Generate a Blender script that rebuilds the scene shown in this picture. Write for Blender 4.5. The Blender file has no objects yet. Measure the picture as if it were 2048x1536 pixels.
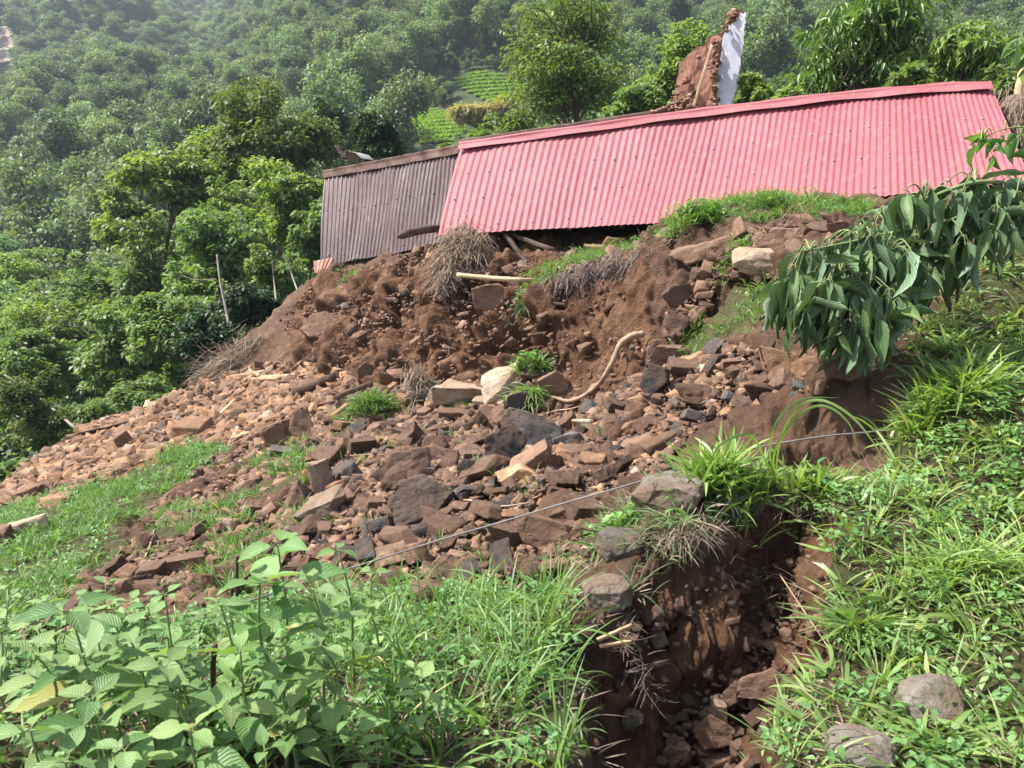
import bpy, bmesh, math
import numpy as np
from mathutils import Vector, Matrix

scene = bpy.context.scene
COL = scene.collection

# ------------------------------------------------------------------ camera, sky, sun, exposure
F = 1547.0                       # focal length in pixels of the 2048 px wide photograph
PITCH = math.radians(-10)
cd = bpy.data.cameras.new('camera')
cam = bpy.data.objects.new('camera', cd); COL.objects.link(cam)
cd.sensor_width = 36; cd.lens = F/2048*36
cd.clip_start = 0.05; cd.clip_end = 3000
cam.location = (0, 0, 0); cam.rotation_euler = (math.pi/2+PITCH, 0, 0)
cd.dof.use_dof = True; cd.dof.focus_distance = 6.5; cd.dof.aperture_fstop = 10
scene.camera = cam

SUN = Vector((-0.56, 0.02, 0.80)).normalized()
wd = bpy.data.worlds.new('World'); scene.world = wd; wd.use_nodes = True
nt = wd.node_tree; nt.nodes.clear()
sky = nt.nodes.new('ShaderNodeTexSky'); sky.sky_type = 'NISHITA'; sky.sun_disc = False
sky.sun_elevation = math.asin(SUN.z); sky.sun_rotation = math.atan2(SUN.x, SUN.y)
sky.air_density = 1.0; sky.dust_density = 2.5
bg = nt.nodes.new('ShaderNodeBackground'); bg.inputs[1].default_value = 0.115
wo = nt.nodes.new('ShaderNodeOutputWorld')
nt.links.new(sky.outputs[0], bg.inputs[0]); nt.links.new(bg.outputs[0], wo.inputs[0])
ld = bpy.data.lights.new('sun', 'SUN'); ld.energy = 5.0; ld.angle = math.radians(0.9); ld.color = (1, .955, .89)
lo = bpy.data.objects.new('sun', ld); COL.objects.link(lo); lo.rotation_euler = SUN.to_track_quat('Z', 'Y').to_euler()
scene.view_settings.view_transform = 'Standard'; scene.view_settings.look = 'None'
scene.view_settings.gamma = 1; scene.view_settings.exposure = 1.2
scene.cycles.max_bounces = 8; scene.cycles.transparent_max_bounces = 8
scene.cycles.volume_bounces = 0

# ------------------------------------------------------------------ projection helpers
C10, S10 = math.cos(-PITCH), math.sin(-PITCH)
def rays(px, py):
    px = np.asarray(px, float); py = np.asarray(py, float)
    u = (px-1024)/F; v = (768-py)/F
    dy = C10+S10*v
    return u/dy, (-S10+C10*v)/dy
def P(px, py, y):
    a, b = rays(px, py); return np.array((float(a)*y, y, float(b)*y))
def proj(p):
    d = p[..., 1]*C10-p[..., 2]*S10
    d = np.where(np.abs(d) < 1e-6, 1e-6, d)
    return 1024+F*p[..., 0]/d, 768-F*(p[..., 1]*S10+p[..., 2]*C10)/d, d
def inpoly(x, y, poly):
    r = np.zeros(np.shape(x), bool); n = len(poly)
    for i in range(n):
        x1, y1 = poly[i]; x2, y2 = poly[(i+1) % n]
        if y1 == y2: continue
        c = ((y1 > y) != (y2 > y)) & (x < (x2-x1)*(y-y1)/(y2-y1)+x1)
        r ^= c
    return r
def sstep(a, b, x):
    t = np.clip((x-a)/(b-a), 0, 1); return t*t*(3-2*t)

# ------------------------------------------------------------------ noise
def _hash(ix, iy, iz, seed):
    h = (ix.astype(np.int64)*73856093) ^ (iy.astype(np.int64)*19349663) ^ (iz.astype(np.int64)*83492791) ^ (seed*2654435761)
    h = (h ^ (h >> 13))*1274126177 & 0xffffffff
    h = (h ^ (h >> 16))*2246822519 & 0xffffffff
    h = h ^ (h >> 15)
    return (h & 0xffffff)/float(0xffffff)
def vnoise(p, seed=0):
    i = np.floor(p); f = p-i; f = f*f*(3-2*f); i = i.astype(np.int64)
    r = 0
    for dx in (0, 1):
        wx = f[:, 0] if dx else 1-f[:, 0]
        for dy in (0, 1):
            wy = f[:, 1] if dy else 1-f[:, 1]
            for dz in (0, 1):
                wz = f[:, 2] if dz else 1-f[:, 2]
                r = r+wx*wy*wz*_hash(i[:, 0]+dx, i[:, 1]+dy, i[:, 2]+dz, seed)
    return r*2-1
def fbm(p, o=4, seed=0, g=.5):
    a = 1; r = 0; s = 0
    for k in range(o):
        r = r+a*vnoise(p*2.03**k+k*7.1, seed+k); s += a; a *= g
    return r/s
def worley(p, seed=0):
    i = np.floor(p).astype(np.int64)
    best = np.full(len(p), 9e9); bc = np.zeros((len(p), 3)); bid = np.zeros(len(p)); second = np.full(len(p), 9e9)
    for dx in (-1, 0, 1):
        for dy in (-1, 0, 1):
            for dz in (-1, 0, 1):
                a, b, c = i[:, 0]+dx, i[:, 1]+dy, i[:, 2]+dz
                q = np.stack([a+_hash(a, b, c, seed+1), b+_hash(a, b, c, seed+2), c+_hash(a, b, c, seed+3)], 1)
                d = ((q-p)**2).sum(1)
                m = d < best
                second = np.where(m, best, np.minimum(second, d))
                best = np.where(m, d, best); bc[m] = q[m]; bid = np.where(m, _hash(a, b, c, seed+4), bid)
    return np.sqrt(best), np.sqrt(second), bc, bid
def chunk(p, seed=0):            # faceted, blocky displacement
    d1, d2, c, h = worley(p, seed)
    t = np.stack([np.sin(h*91.7), np.sin(h*57.3+2), np.sin(h*33.1+4)], 1)
    return (h-.5)*.9+((p-c)*t).sum(1)*.9-.35*(1-sstep(0, .22, d2-d1))

# ------------------------------------------------------------------ near terrain: control points (pixel x, pixel y, distance)
CP = [(0,1536,1.6),(500,1536,1.7),(1024,1536,1.72),(1500,1536,1.8),(2048,1536,1.75),(-700,1400,1.7),(2700,1400,1.7),
 (0,1380,2.1),(300,1350,2.3),(700,1330,2.3),(1024,1300,2.3),(1200,1300,2.3),(1700,1300,2.35),(2048,1250,2.3),
 (0,1200,4.3),(200,1200,4.4),(450,1230,3.6),(600,1200,3.5),(800,1200,3.3),(1000,1180,3.1),(1130,1170,3.0),(1250,1120,2.9),
 (1500,960,3.2),(1700,1000,3.1),(1850,1000,3.0),(2048,1000,3.0),(1400,960,3.3),(1300,1010,3.5),(1180,1090,3.3),
 (2048,700,4.2),(2048,480,4.9),(1850,800,3.7),(1800,700,4.2),(1900,620,4.5),(1980,500,5.0),
 (1000,1090,3.9),(830,1000,5.0),(700,1120,4.3),(1000,950,4.9),(1150,1000,4.2),(600,1050,5.2),(450,1120,5.0),
 (0,1060,6.6),(150,1090,5.8),(300,1030,6.6),(0,1010,8.4),(150,980,8.3),(400,940,7.6),(400,890,8.7),(550,930,7.0),(620,880,7.8),(700,900,6.7),
 (600,800,9.2),(600,745,10.2),(760,775,8.7),(900,760,8.2),(1000,745,7.9),(1200,750,7.3),(900,860,7.0),(1100,860,6.1),(1300,900,5.1),
 (1400,800,5.5),(1300,760,6.3),(1400,700,6.5),(1550,750,5.0),(1550,650,5.6),(1650,760,4.7),(1700,650,5.0),(1850,600,4.7),(1900,520,5.3),
 (1660,755,4.15),(1740,745,4.1),(1700,940,3.75),(1640,870,4.0),
 (650,552,12.2),(760,528,11.3),(870,512,10.6),(1000,510,10.0),(1150,510,9.6),(1290,490,9.1),(1400,425,7.9),(1600,440,7.0),(1720,455,6.6),(1650,520,6.1),
 (1500,520,6.7),(1300,500,8.0),(1100,560,8.3),(1000,575,8.9),(900,560,9.5),(1250,545,7.7),(1400,600,6.9),(1250,640,7.3),(1100,650,7.8),(960,660,8.4),
 (800,640,9.5),(700,640,10.3),(600,640,11.6),(560,600,12.9),(500,660,12.9),(440,740,12.3),(300,810,12.2),(200,855,11.9),(60,930,11.0),(0,980,10.2),(-150,1040,9.8),
 (1800,455,6.6),(1950,440,6.2),(2100,420,6.0),(2300,500,5.0),(2500,700,4.2)]
cpx = np.array([P(a, b, c) for a, b, c in CP])
extra = [(-9,12.5,-6.2),(-7.4,14.2,-5.2),(-5.9,15.2,-4.2),(-5.2,17,-4.6),(-3.5,17,-2.6),(-12,9,-6.0),(-9,7,-4.4),(-7,4,-3.4),(-5,2,-2.4),(-3,0,-1.7),(0,0,-1.55),(3,0,-1.2),(6,2,-.2),
 (-2,14.5,-.3),(0,13,.1),(3,12,.0),(6,11,.2),(8,7,1.2),(9,4,1.2),(0,17,-2.2),(5,16,-1.8),(10,14,-1),(0,-4,-1.3),(6,-4,-.6),(-8,-4,-3),(13,8,1),(-16,14,-9.5),(-14,4,-6.5),(12,0,1.2),
 (0,21,-5),(8,21,-5),(-6,21,-6.5),(-12,19,-9.5),(16,18,-3)]
CX = np.vstack([cpx, np.array(extra, float)])
_c2 = .12
def _phi(d2): return np.sqrt(d2+_c2)
_A = _phi(((CX[:, None, :2]-CX[None, :, :2])**2).sum(2)); _n = len(CX)
_M = np.zeros((_n+3, _n+3)); _M[:_n, :_n] = _A-np.eye(_n)*.004; _M[:_n, _n] = 1; _M[:_n, _n+1:] = CX[:, :2]; _M[_n:, :_n] = _M[:_n, _n:].T
_W = np.linalg.solve(_M, np.r_[CX[:, 2], 0, 0, 0])
def rbf(x, y):
    out = np.empty(x.shape)
    xf = x.ravel(); yf = y.ravel(); of = out.ravel()
    for k in range(0, len(xf), 60000):
        a = xf[k:k+60000]; b = yf[k:k+60000]
        d = _phi((a[:, None]-CX[None, :, 0])**2+(b[:, None]-CX[None, :, 1])**2)
        of[k:k+60000] = d@_W[:_n]+_W[_n]+_W[_n+1]*a+_W[_n+2]*b
    return of.reshape(x.shape)
def xy(px, py, y):
    a, b = rays(px, py); return (float(a)*y, y)
PIT = [xy(1425,990,3.16),xy(1500,975,3.22),xy(1580,985,3.2),xy(1645,1010,3.1),xy(1650,1120,2.85),xy(1625,1200,2.68),xy(1640,1290,2.45),xy(1600,1400,2.15),xy(1520,1480,1.95),xy(1540,1536,1.78),(.52,1.4),(.08,1.4),
       xy(1225,1536,1.8),xy(1190,1430,2.02),xy(1150,1330,2.3),xy(1255,1230,2.5),xy(1310,1165,2.75),xy(1430,1130,2.85)]
def polydist(x, y, poly):
    d = np.full(np.shape(x), 9e9)
    for i in range(len(poly)):
        ax, ay = poly[i]; bx, by = poly[(i+1) % len(poly)]
        ex, ey = bx-ax, by-ay; L = ex*ex+ey*ey+1e-12
        t = np.clip(((x-ax)*ex+(y-ay)*ey)/L, 0, 1)
        d = np.minimum(d, np.hypot(x-ax-t*ex, y-ay-t*ey))
    return np.where(inpoly(x, y, poly), d, -d)
def hfar(x, y):
    y0 = 42+np.where(x < 0, -x*.27, -x*.05)
    p = np.stack([x/55, y/55, x*0], -1).reshape(-1, 3)
    n = fbm(p, 3, 5).reshape(x.shape)
    t = y-y0
    z = -15+.43*np.maximum(t, 0)+.0*t
    z = np.where(t < 0, -15+.0*t, z)
    gully = -14*np.exp(-((x+.40*y-8)/(10+.03*y))**2)*sstep(90, 220, y)
    return z+n*(3+np.clip(t, 0, 200)*.06)+gully
def zf(x, y):
    r = np.hypot(x, y)
    w = sstep(13, 24, r)
    zn = np.zeros(x.shape); m = r < 26
    zn[m] = rbf(x[m], y[m])
    zz = zn*(1-w)+hfar(x, y)*w
    mp = r < 5
    if mp.any():
        xm, ym = x[mp], y[mp]
        q = np.stack([xm*9, ym*9, xm*0], -1)
        d = polydist(xm, ym, PIT)+.05*fbm(q, 4, 40)+.03*fbm(q*.4, 2, 60)
        dep = .15*sstep(-.06, .02, d)+.33*sstep(-.0, .15, d)+.14*sstep(.10, .35, d)
        zz[mp] -= dep
    return zz
GX0, GY0, GS = -16.0, .4, .035
_gx = np.arange(GX0, 12, GS); _gy = np.arange(GY0, 22, GS)
_GX, _GY = np.meshgrid(_gx, _gy, indexing='ij')
ZG = zf(_GX, _GY)
def zq(x, y):
    x = np.asarray(x, float); y = np.asarray(y, float)
    fx = np.clip((x-GX0)/GS, 0, len(_gx)-2.001); fy = np.clip((y-GY0)/GS, 0, len(_gy)-2.001)
    i = fx.astype(int); j = fy.astype(int); a = fx-i; b = fy-j
    return (ZG[i, j]*(1-a)+ZG[i+1, j]*a)*(1-b)+(ZG[i, j+1]*(1-a)+ZG[i+1, j+1]*a)*b
YS = np.geomspace(1.0, 21, 900)
def hits(px, py):                # where the sight lines through these pixels meet the ground
    a, b = rays(px, py); a = np.atleast_1d(a); b = np.atleast_1d(b)
    out = np.full((len(a), 3), np.nan)
    for k in range(0, len(a), 4000):
        A, B = a[k:k+4000, None], b[k:k+4000, None]
        g = zq(A*YS, np.broadcast_to(YS, (len(A), len(YS))))-B*YS
        hit = g > 0; j = hit.argmax(1); ok = hit.any(1)
        y = YS[j]; out[k:k+4000] = np.where(ok[:, None], np.stack([A[:, 0]*y, y, B[:, 0]*y], 1), np.nan)
    return out
def hit(px, py): return hits([px], [py])[0]
def gnormal(x, y, e=.08):
    gx = (zq(x+e, y)-zq(x-e, y))/(2*e); gy = (zq(x, y+e)-zq(x, y-e))/(2*e)
    n = np.stack([-gx, -gy, np.ones_like(gx)], -1); return n/np.linalg.norm(n, axis=-1, keepdims=True)

# ------------------------------------------------------------------ object helpers
def tag(o, label=None, cat=None, group=None, kind=None):
    if label: o['label'] = label
    if cat: o['category'] = cat
    if group: o['group'] = group
    if kind: o['kind'] = kind
    return o
def empty(name, loc=(0, 0, 0), rz=0.0):
    o = bpy.data.objects.new(name, None); COL.objects.link(o); o.location = [float(v) for v in loc]; o.rotation_euler = (0, 0, rz)
    o.empty_display_size = .1
    return o
def mesh(name, V, Fs, mat=None, rnd=None, uv=None, smooth=True, attrs=None):
    V = np.asarray(V, np.float32).reshape(-1, 3)
    if isinstance(Fs, np.ndarray): Fs = [Fs]
    Fs = [np.asarray(f, np.int64) for f in Fs if len(f)]
    me = bpy.data.meshes.new(name)
    tot = np.concatenate([np.full(len(f), f.shape[1]) for f in Fs]); idx = np.concatenate([f.ravel() for f in Fs])
    st = np.concatenate([[0], np.cumsum(tot)[:-1]])
    me.vertices.add(len(V)); me.vertices.foreach_set('co', V.ravel())
    me.loops.add(len(idx)); me.loops.foreach_set('vertex_index', idx.astype(np.int32))
    me.polygons.add(len(tot)); me.polygons.foreach_set('loop_start', st.astype(np.int32)); me.polygons.foreach_set('loop_total', tot.astype(np.int32))
    me.update(calc_edges=True)
    if smooth: me.polygons.foreach_set('use_smooth', np.ones(len(tot), bool))
    if rnd is not None:
        a = me.attributes.new('rnd', 'FLOAT', 'FACE'); a.data.foreach_set('value', np.asarray(rnd, np.float32))
    if uv is not None:
        l = me.uv_layers.new(name='uv'); l.data.foreach_set('uv', np.asarray(uv, np.float32)[idx].ravel())
    for k, c in (attrs or {}).items():
        a = me.attributes.new(k, 'FLOAT_COLOR', 'POINT'); a.data.foreach_set('color', np.asarray(c, np.float32).ravel())
    if mat: me.materials.append(mat)
    return me
def link(name, me, parent=None, loc=None, **t):
    o = bpy.data.objects.new(name, me); COL.objects.link(o)
    if parent: o.parent = parent
    if loc is not None: o.location = [float(v) for v in loc]
    return tag(o, **t)
class MB:                        # collects pieces of one mesh
    def __init__(s): s.V = []; s.F = {}; s.n = 0; s.R = {}; s.U = []
    def add(s, V, F, rnd=0.5, uv=None):
        V = np.asarray(V, float).reshape(-1, 3)
        for f in (F if isinstance(F, list) else [F]):
            f = np.asarray(f)
            k = f.shape[1]
            s.F.setdefault(k, []).append(f+s.n)
            s.R.setdefault(k, []).append(np.broadcast_to(np.asarray(rnd, float), (len(f),)) if np.ndim(rnd) == 0 else np.asarray(rnd))
        s.U.append(np.zeros((len(V), 2)) if uv is None else uv)
        s.V.append(V); s.n += len(V)
    def mesh(s, name, mat, smooth=True):
        ks = sorted(s.F)
        return mesh(name, np.vstack(s.V), [np.vstack(s.F[k]) for k in ks], mat, rnd=np.concatenate([np.concatenate(s.R[k]) for k in ks]), uv=np.vstack(s.U), smooth=smooth)
def tube(pts, rad, sides=6, cap=True):
    pts = np.asarray(pts, float); n = len(pts); rad = np.broadcast_to(np.asarray(rad, float), (n,))
    t = np.gradient(pts, axis=0); t /= np.linalg.norm(t, axis=1, keepdims=True)+1e-9
    up = np.array((0, 0, 1.)) if abs(t[:, 2]).mean() < .9 else np.array((1., 0, 0))
    a = np.cross(t, up); a /= np.linalg.norm(a, axis=1, keepdims=True)+1e-9; b = np.cross(a, t)
    th = np.linspace(0, 2*np.pi, sides, endpoint=False)
    V = pts[:, None]+rad[:, None, None]*(np.cos(th)[None, :, None]*a[:, None]+np.sin(th)[None, :, None]*b[:, None])
    V = V.reshape(-1, 3)
    i = np.arange(n-1)[:, None]*sides; k = np.arange(sides)[None]; k2 = (k+1) % sides
    Fq = np.stack([i+k, i+k2, i+sides+k2, i+sides+k], -1).reshape(-1, 4)
    if cap:
        V = np.vstack([V, pts[:1], pts[-1:]]); c0, c1 = len(V)-2, len(V)-1
        k = np.arange(sides); k2 = (k+1) % sides
        T = np.vstack([np.stack([np.full(sides, c0), k2, k], 1), np.stack([np.full(sides, c1), (n-1)*sides+k, (n-1)*sides+k2], 1)])
        return V, [Fq, T]
    return V, [Fq]
def spline(pts, n=24):
    pts = np.asarray(pts, float); m = len(pts)
    e = np.vstack([2*pts[0]-pts[1], pts, 2*pts[-1]-pts[-2]])
    t = np.linspace(0, m-1-1e-6, n); i = t.astype(int); f = (t-i)[:, None]
    a, b, c, d = e[i], e[i+1], e[i+2], e[i+3]
    return .5*((2*b)+(-a+c)*f+(2*a-5*b+4*c-d)*f*f+(-a+3*b-3*c+d)*f**3)
def frames(az, pitch, roll):     # columns: side, along, normal
    ca, sa, cp, sp = np.cos(az), np.sin(az), np.cos(pitch), np.sin(pitch)
    al = np.stack([ca*cp, sa*cp, sp], -1); si = np.stack([sa, -ca, 0*az], -1); no = np.cross(si, al)
    cr, sr = np.cos(roll)[..., None], np.sin(roll)[..., None]
    s2 = si*cr+no*sr; n2 = -si*sr+no*cr
    return np.stack([s2, al, n2], -1)
def rep(pv, pf, pos, R, sc):     # copies of a small prototype merged to arrays
    V = np.einsum('nij,nkj->nki', R, pv[None]*sc[:, None, :])+pos[:, None]
    n, k = V.shape[:2]
    Fx = pf[None]+(np.arange(n)*k)[:, None, None]
    return V.reshape(-1, 3), Fx.reshape(-1, pf.shape[1])

# ------------------------------------------------------------------ materials
def nodes(name):
    m = bpy.data.materials.new(name); m.use_nodes = True; t = m.node_tree; t.nodes.clear()
    o = t.nodes.new('ShaderNodeOutputMaterial'); return m, t, o
def N(t, ty, **kw):
    n = t.nodes.new('ShaderNode'+ty)
    for k, v in kw.items():
        if k.startswith('i_'):
            n.inputs[int(k[2:]) if k[2:].isdigit() else k[2:].replace('_', ' ')].default_value = v
        else: setattr(n, k, v)
    return n
def L(t, a, b): t.links.new(a, b)
def ramp(t, fac, stops):
    r = t.nodes.new('ShaderNodeValToRGB'); e = r.color_ramp.elements
    while len(e) > 1: e.remove(e[0])
    e[0].position = stops[0][0]; e[0].color = (*stops[0][1], 1)
    for p, c in stops[1:]:
        q = e.new(p); q.color = (*c, 1)
    L(t, fac, r.inputs[0]); return r.outputs[0]
def noise(t, vec, scale, detail=6, rough=.6, dist=0):
    n = N(t, 'TexNoise'); n.inputs['Scale'].default_value = scale; n.inputs['Detail'].default_value = detail
    n.inputs['Roughness'].default_value = rough; n.inputs['Distortion'].default_value = dist
    if vec: L(t, vec, n.inputs['Vector'])
    return n.outputs['Fac']
def mix(t, fac, a, b, mode='MIX'):
    m = t.nodes.new('ShaderNodeMix'); m.data_type = 'RGBA'; m.blend_type = mode
    for s, v in ((0, fac), (6, a), (7, b)):
        if isinstance(v, (int, float)): m.inputs[s].default_value = v
        elif isinstance(v, tuple): m.inputs[s].default_value = (*v, 1)
        else: L(t, v, m.inputs[s])
    return m.outputs[2]
def math_(t, op, a, b=0.5):
    m = t.nodes.new('ShaderNodeMath'); m.operation = op
    for s, v in ((0, a), (1, b)):
        if isinstance(v, (int, float)): m.inputs[s].default_value = v
        else: L(t, v, m.inputs[s])
    return m.outputs[0]
def bsdf(t, o, col, rough=.9, bump=None, bs=.5, bd=.02, spec=.3, metal=0):
    b = N(t, 'BsdfPrincipled')
    for k, v in (('Base Color', col), ('Roughness', rough)):
        if isinstance(v, (int, float)): b.inputs[k].default_value = v
        elif isinstance(v, tuple): b.inputs[k].default_value = (*v, 1)
        else: L(t, v, b.inputs[k])
    b.inputs['Specular IOR Level'].default_value = spec; b.inputs['Metallic'].default_value = metal
    if bump is not None:
        n = N(t, 'Bump'); n.inputs['Strength'].default_value = bs; n.inputs['Distance'].default_value = bd
        L(t, bump, n.inputs['Height']); L(t, n.outputs[0], b.inputs['Normal'])
    if o: L(t, b.outputs[0], o.inputs[0])
    return b
def objvec(t): return N(t, 'TexCoord').outputs['Object']
def rough_mat(name, stops, scale=6, bscale=30, bd=.01, rough=.92, objrand=.25, spec=.25, stretch=None, metal=0):
    m, t, o = nodes(name); v = objvec(t)
    if stretch:
        mp = N(t, 'Mapping'); mp.inputs['Scale'].default_value = stretch; L(t, v, mp.inputs[0]); v = mp.outputs[0]
    oi = N(t, 'ObjectInfo')
    ad = N(t, 'VectorMath', operation='ADD'); L(t, v, ad.inputs[0])
    cb = N(t, 'CombineXYZ'); sc = math_(t, 'MULTIPLY', oi.outputs['Random'], 37.0); L(t, sc, cb.inputs[0]); L(t, cb.outputs[0], ad.inputs[1]); v = ad.outputs[0]
    n = noise(t, v, scale, 8, .62, .3); c = ramp(t, n, stops)
    at = N(t, 'Attribute', attribute_name='rnd')
    r = math_(t, 'ADD', oi.outputs['Random'], at.outputs['Fac']); r = math_(t, 'FRACT', r, 0)
    g = N(t, 'MapRange'); L(t, r, g.inputs[0]); g.inputs[3].default_value = 1-objrand; g.inputs[4].default_value = 1+objrand
    c = mix(t, 1.0, c, g.outputs[0], 'MULTIPLY')
    b = noise(t, v, bscale, 8, .7)
    bsdf(t, o, c, rough, b, 1.0, bd, spec, metal); return m
def leaf_mat(name, c1, c2, trans=.35, rough=.45, spec=.4, vein=0.0, under=None, nscale=.15, varobj=.25, yellow=None, satlow=None):
    m, t, o = nodes(name); v = objvec(t)
    at = N(t, 'Attribute', attribute_name='rnd'); oi = N(t, 'ObjectInfo')
    c = mix(t, at.outputs['Fac'], c1, c2)
    if yellow:
        f = math_(t, 'GREATER_THAN', at.outputs['Fac'], 1-yellow[0]); c = mix(t, f, c, yellow[1])
    g = N(t, 'MapRange'); L(t, oi.outputs['Random'], g.inputs[0]); g.inputs[3].default_value = 1-varobj; g.inputs[4].default_value = 1+varobj
    c = mix(t, 1.0, c, g.outputs[0], 'MULTIPLY')
    h = N(t, 'HueSaturation'); mm = N(t, 'MapRange'); mo = math_(t, 'FRACT', math_(t, 'MULTIPLY', oi.outputs['Random'], 7.31), 0)
    L(t, mo, mm.inputs[0]); mm.inputs[3].default_value = .5-.03*varobj/.25; mm.inputs[4].default_value = .5+.006*varobj/.25
    L(t, mm.outputs[0], h.inputs['Hue']); L(t, c, h.inputs['Color']); c = h.outputs[0]
    bump = None
    if vein:
        uv = N(t, 'UVMap'); sp = N(t, 'SeparateXYZ'); L(t, uv.outputs[0], sp.inputs[0])
        ax = math_(t, 'ABSOLUTE', sp.outputs[0], 0)
        mid = math_(t, 'LESS_THAN', ax, .07)
        q = math_(t, 'SUBTRACT', math_(t, 'MULTIPLY', sp.outputs[1], 9.0), math_(t, 'MULTIPLY', ax, 3.2))
        w = math_(t, 'ABSOLUTE', math_(t, 'SUBTRACT', math_(t, 'FRACT', q, 0), .5), 0)
        lat = math_(t, 'LESS_THAN', w, .09)
        vv = math_(t, 'MAXIMUM', mid, math_(t, 'MULTIPLY', lat, .55))
        c = mix(t, math_(t, 'MULTIPLY', vv, vein), c, mix(t, .75, c, (.45, .6, .3)))
        bump = w
    if under:
        ge = N(t, 'NewGeometry'); c = mix(t, math_(t, 'MULTIPLY', ge.outputs['Backfacing'], .75), c, under)
    b = bsdf(t, None, c, rough, bump, .5, .004, spec)
    if trans > 0:
        tr = N(t, 'BsdfTranslucent'); c2_ = mix(t, 1.0, c, (1.5, 1.55, .55), 'MULTIPLY'); L(t, c2_, tr.inputs[0])
        ms = N(t, 'MixShader'); ms.inputs[0].default_value = trans; L(t, b.outputs[0], ms.inputs[1]); L(t, tr.outputs[0], ms.inputs[2]); L(t, ms.outputs[0], o.inputs[0])
    else: L(t, b.outputs[0], o.inputs[0])
    return m

# ------------------------------------------------------------------ regions of the photograph used as plan masks
FAN = [(0,1012),(20,960),(60,928),(180,855),(300,815),(420,760),(520,728),(600,725),(700,745),(800,775),(760,800),(660,840),(620,885),(480,895),(420,885),(330,905),(230,960),(130,995)]
CEN = [(610,890),(680,820),(770,785),(830,765),(960,750),(1100,745),(1230,790),(1330,740),(1450,690),(1560,700),(1660,770),(1560,810),(1420,830),(1350,900),(1330,950),(1230,970),(1170,1060),(1180,1140),(1000,1180),(800,1190),(600,1170),(550,1100),(540,1030),(640,1000),(640,930)]
GRS = [
 [(-420,1130),(0,1015),(130,990),(300,930),(340,890),(420,885),(450,900),(460,930),(380,960),(300,1010),(200,1060),(270,1075),(250,1110),(170,1150),(130,1200),(60,1235),(30,1290),(-420,1380)],
 [(280,1050),(330,1010),(420,990),(500,1000),(500,1035),(450,1065),(330,1075)],
 [(445,985),(500,930),(560,885),(635,885),(650,920),(600,975),(520,1005)],
 [(390,1130),(430,1075),(560,1060),(600,1020),(640,1040),(560,1110),(500,1200),(420,1190)],
 [(1340,480),(1290,500),(1150,530),(1130,560),(1060,600),(1050,560),(1140,520),(1290,480),(1330,430),(1400,405),(1530,395),(1700,405),(1750,415),(1720,445),(1600,440),(1500,445),(1420,448)],
 [(1430,540),(1440,490),(1480,465),(1500,480),(1470,530),(1440,570)],
 [(1350,740),(1340,700),(1400,640),(1440,590),(1470,560),(1560,560),(1560,600),(1540,620),(1480,660),(1440,690),(1380,730)],
 [(680,850),(690,810),(760,790),(805,800),(800,850),(700,860)]]
FGL = [(-420,1370),(0,1305),(200,1310),(420,1240),(560,1200),(720,1185),(800,1200),(900,1190),(1120,1175),(1150,1230),(1135,1330),(1165,1400),(1190,1560),(-420,1560)]
BNK = [(2400,420),(2110,440),(1985,500),(1960,540),(1900,590),(1860,650),(1830,720),(1800,800),(1790,900),(1790,960),(1680,970),(1640,1010),(1650,1180),(1640,1290),(1600,1400),(1510,1480),(1540,1560),(2400,1560)]
MND = [(1420,960),(1340,940),(1280,960),(1180,1050),(1150,1170),(1190,1300),(1290,1200),(1320,1150),(1430,1120)]
CLIFF = [(560,640),(640,545),(700,540),(870,490),(1000,465),(1330,440),(1400,450),(1300,520),(1300,760),(1230,800),(1100,745),(960,755),(830,775),(760,790),(620,740),(600,700)]
SPARSE = [(130,1190),(270,1080),(330,1080),(480,1060),(560,1100),(600,1180),(480,1210),(250,1290),(60,1260)]
PITF = [(1345,1420),(1480,1330),(1600,1300),(1645,1380),(1560,1440),(1500,1560),(1300,1560)]
UPR = [(1330,640),(1400,540),(1460,470),(1600,450),(1700,450),(1660,520),(1560,560),(1440,560),(1400,640),(1340,700)]
def anyp(px, py, polys):
    r = np.zeros(np.shape(px), bool)
    for q in polys: r |= inpoly(px, py, q)
    return r
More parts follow.
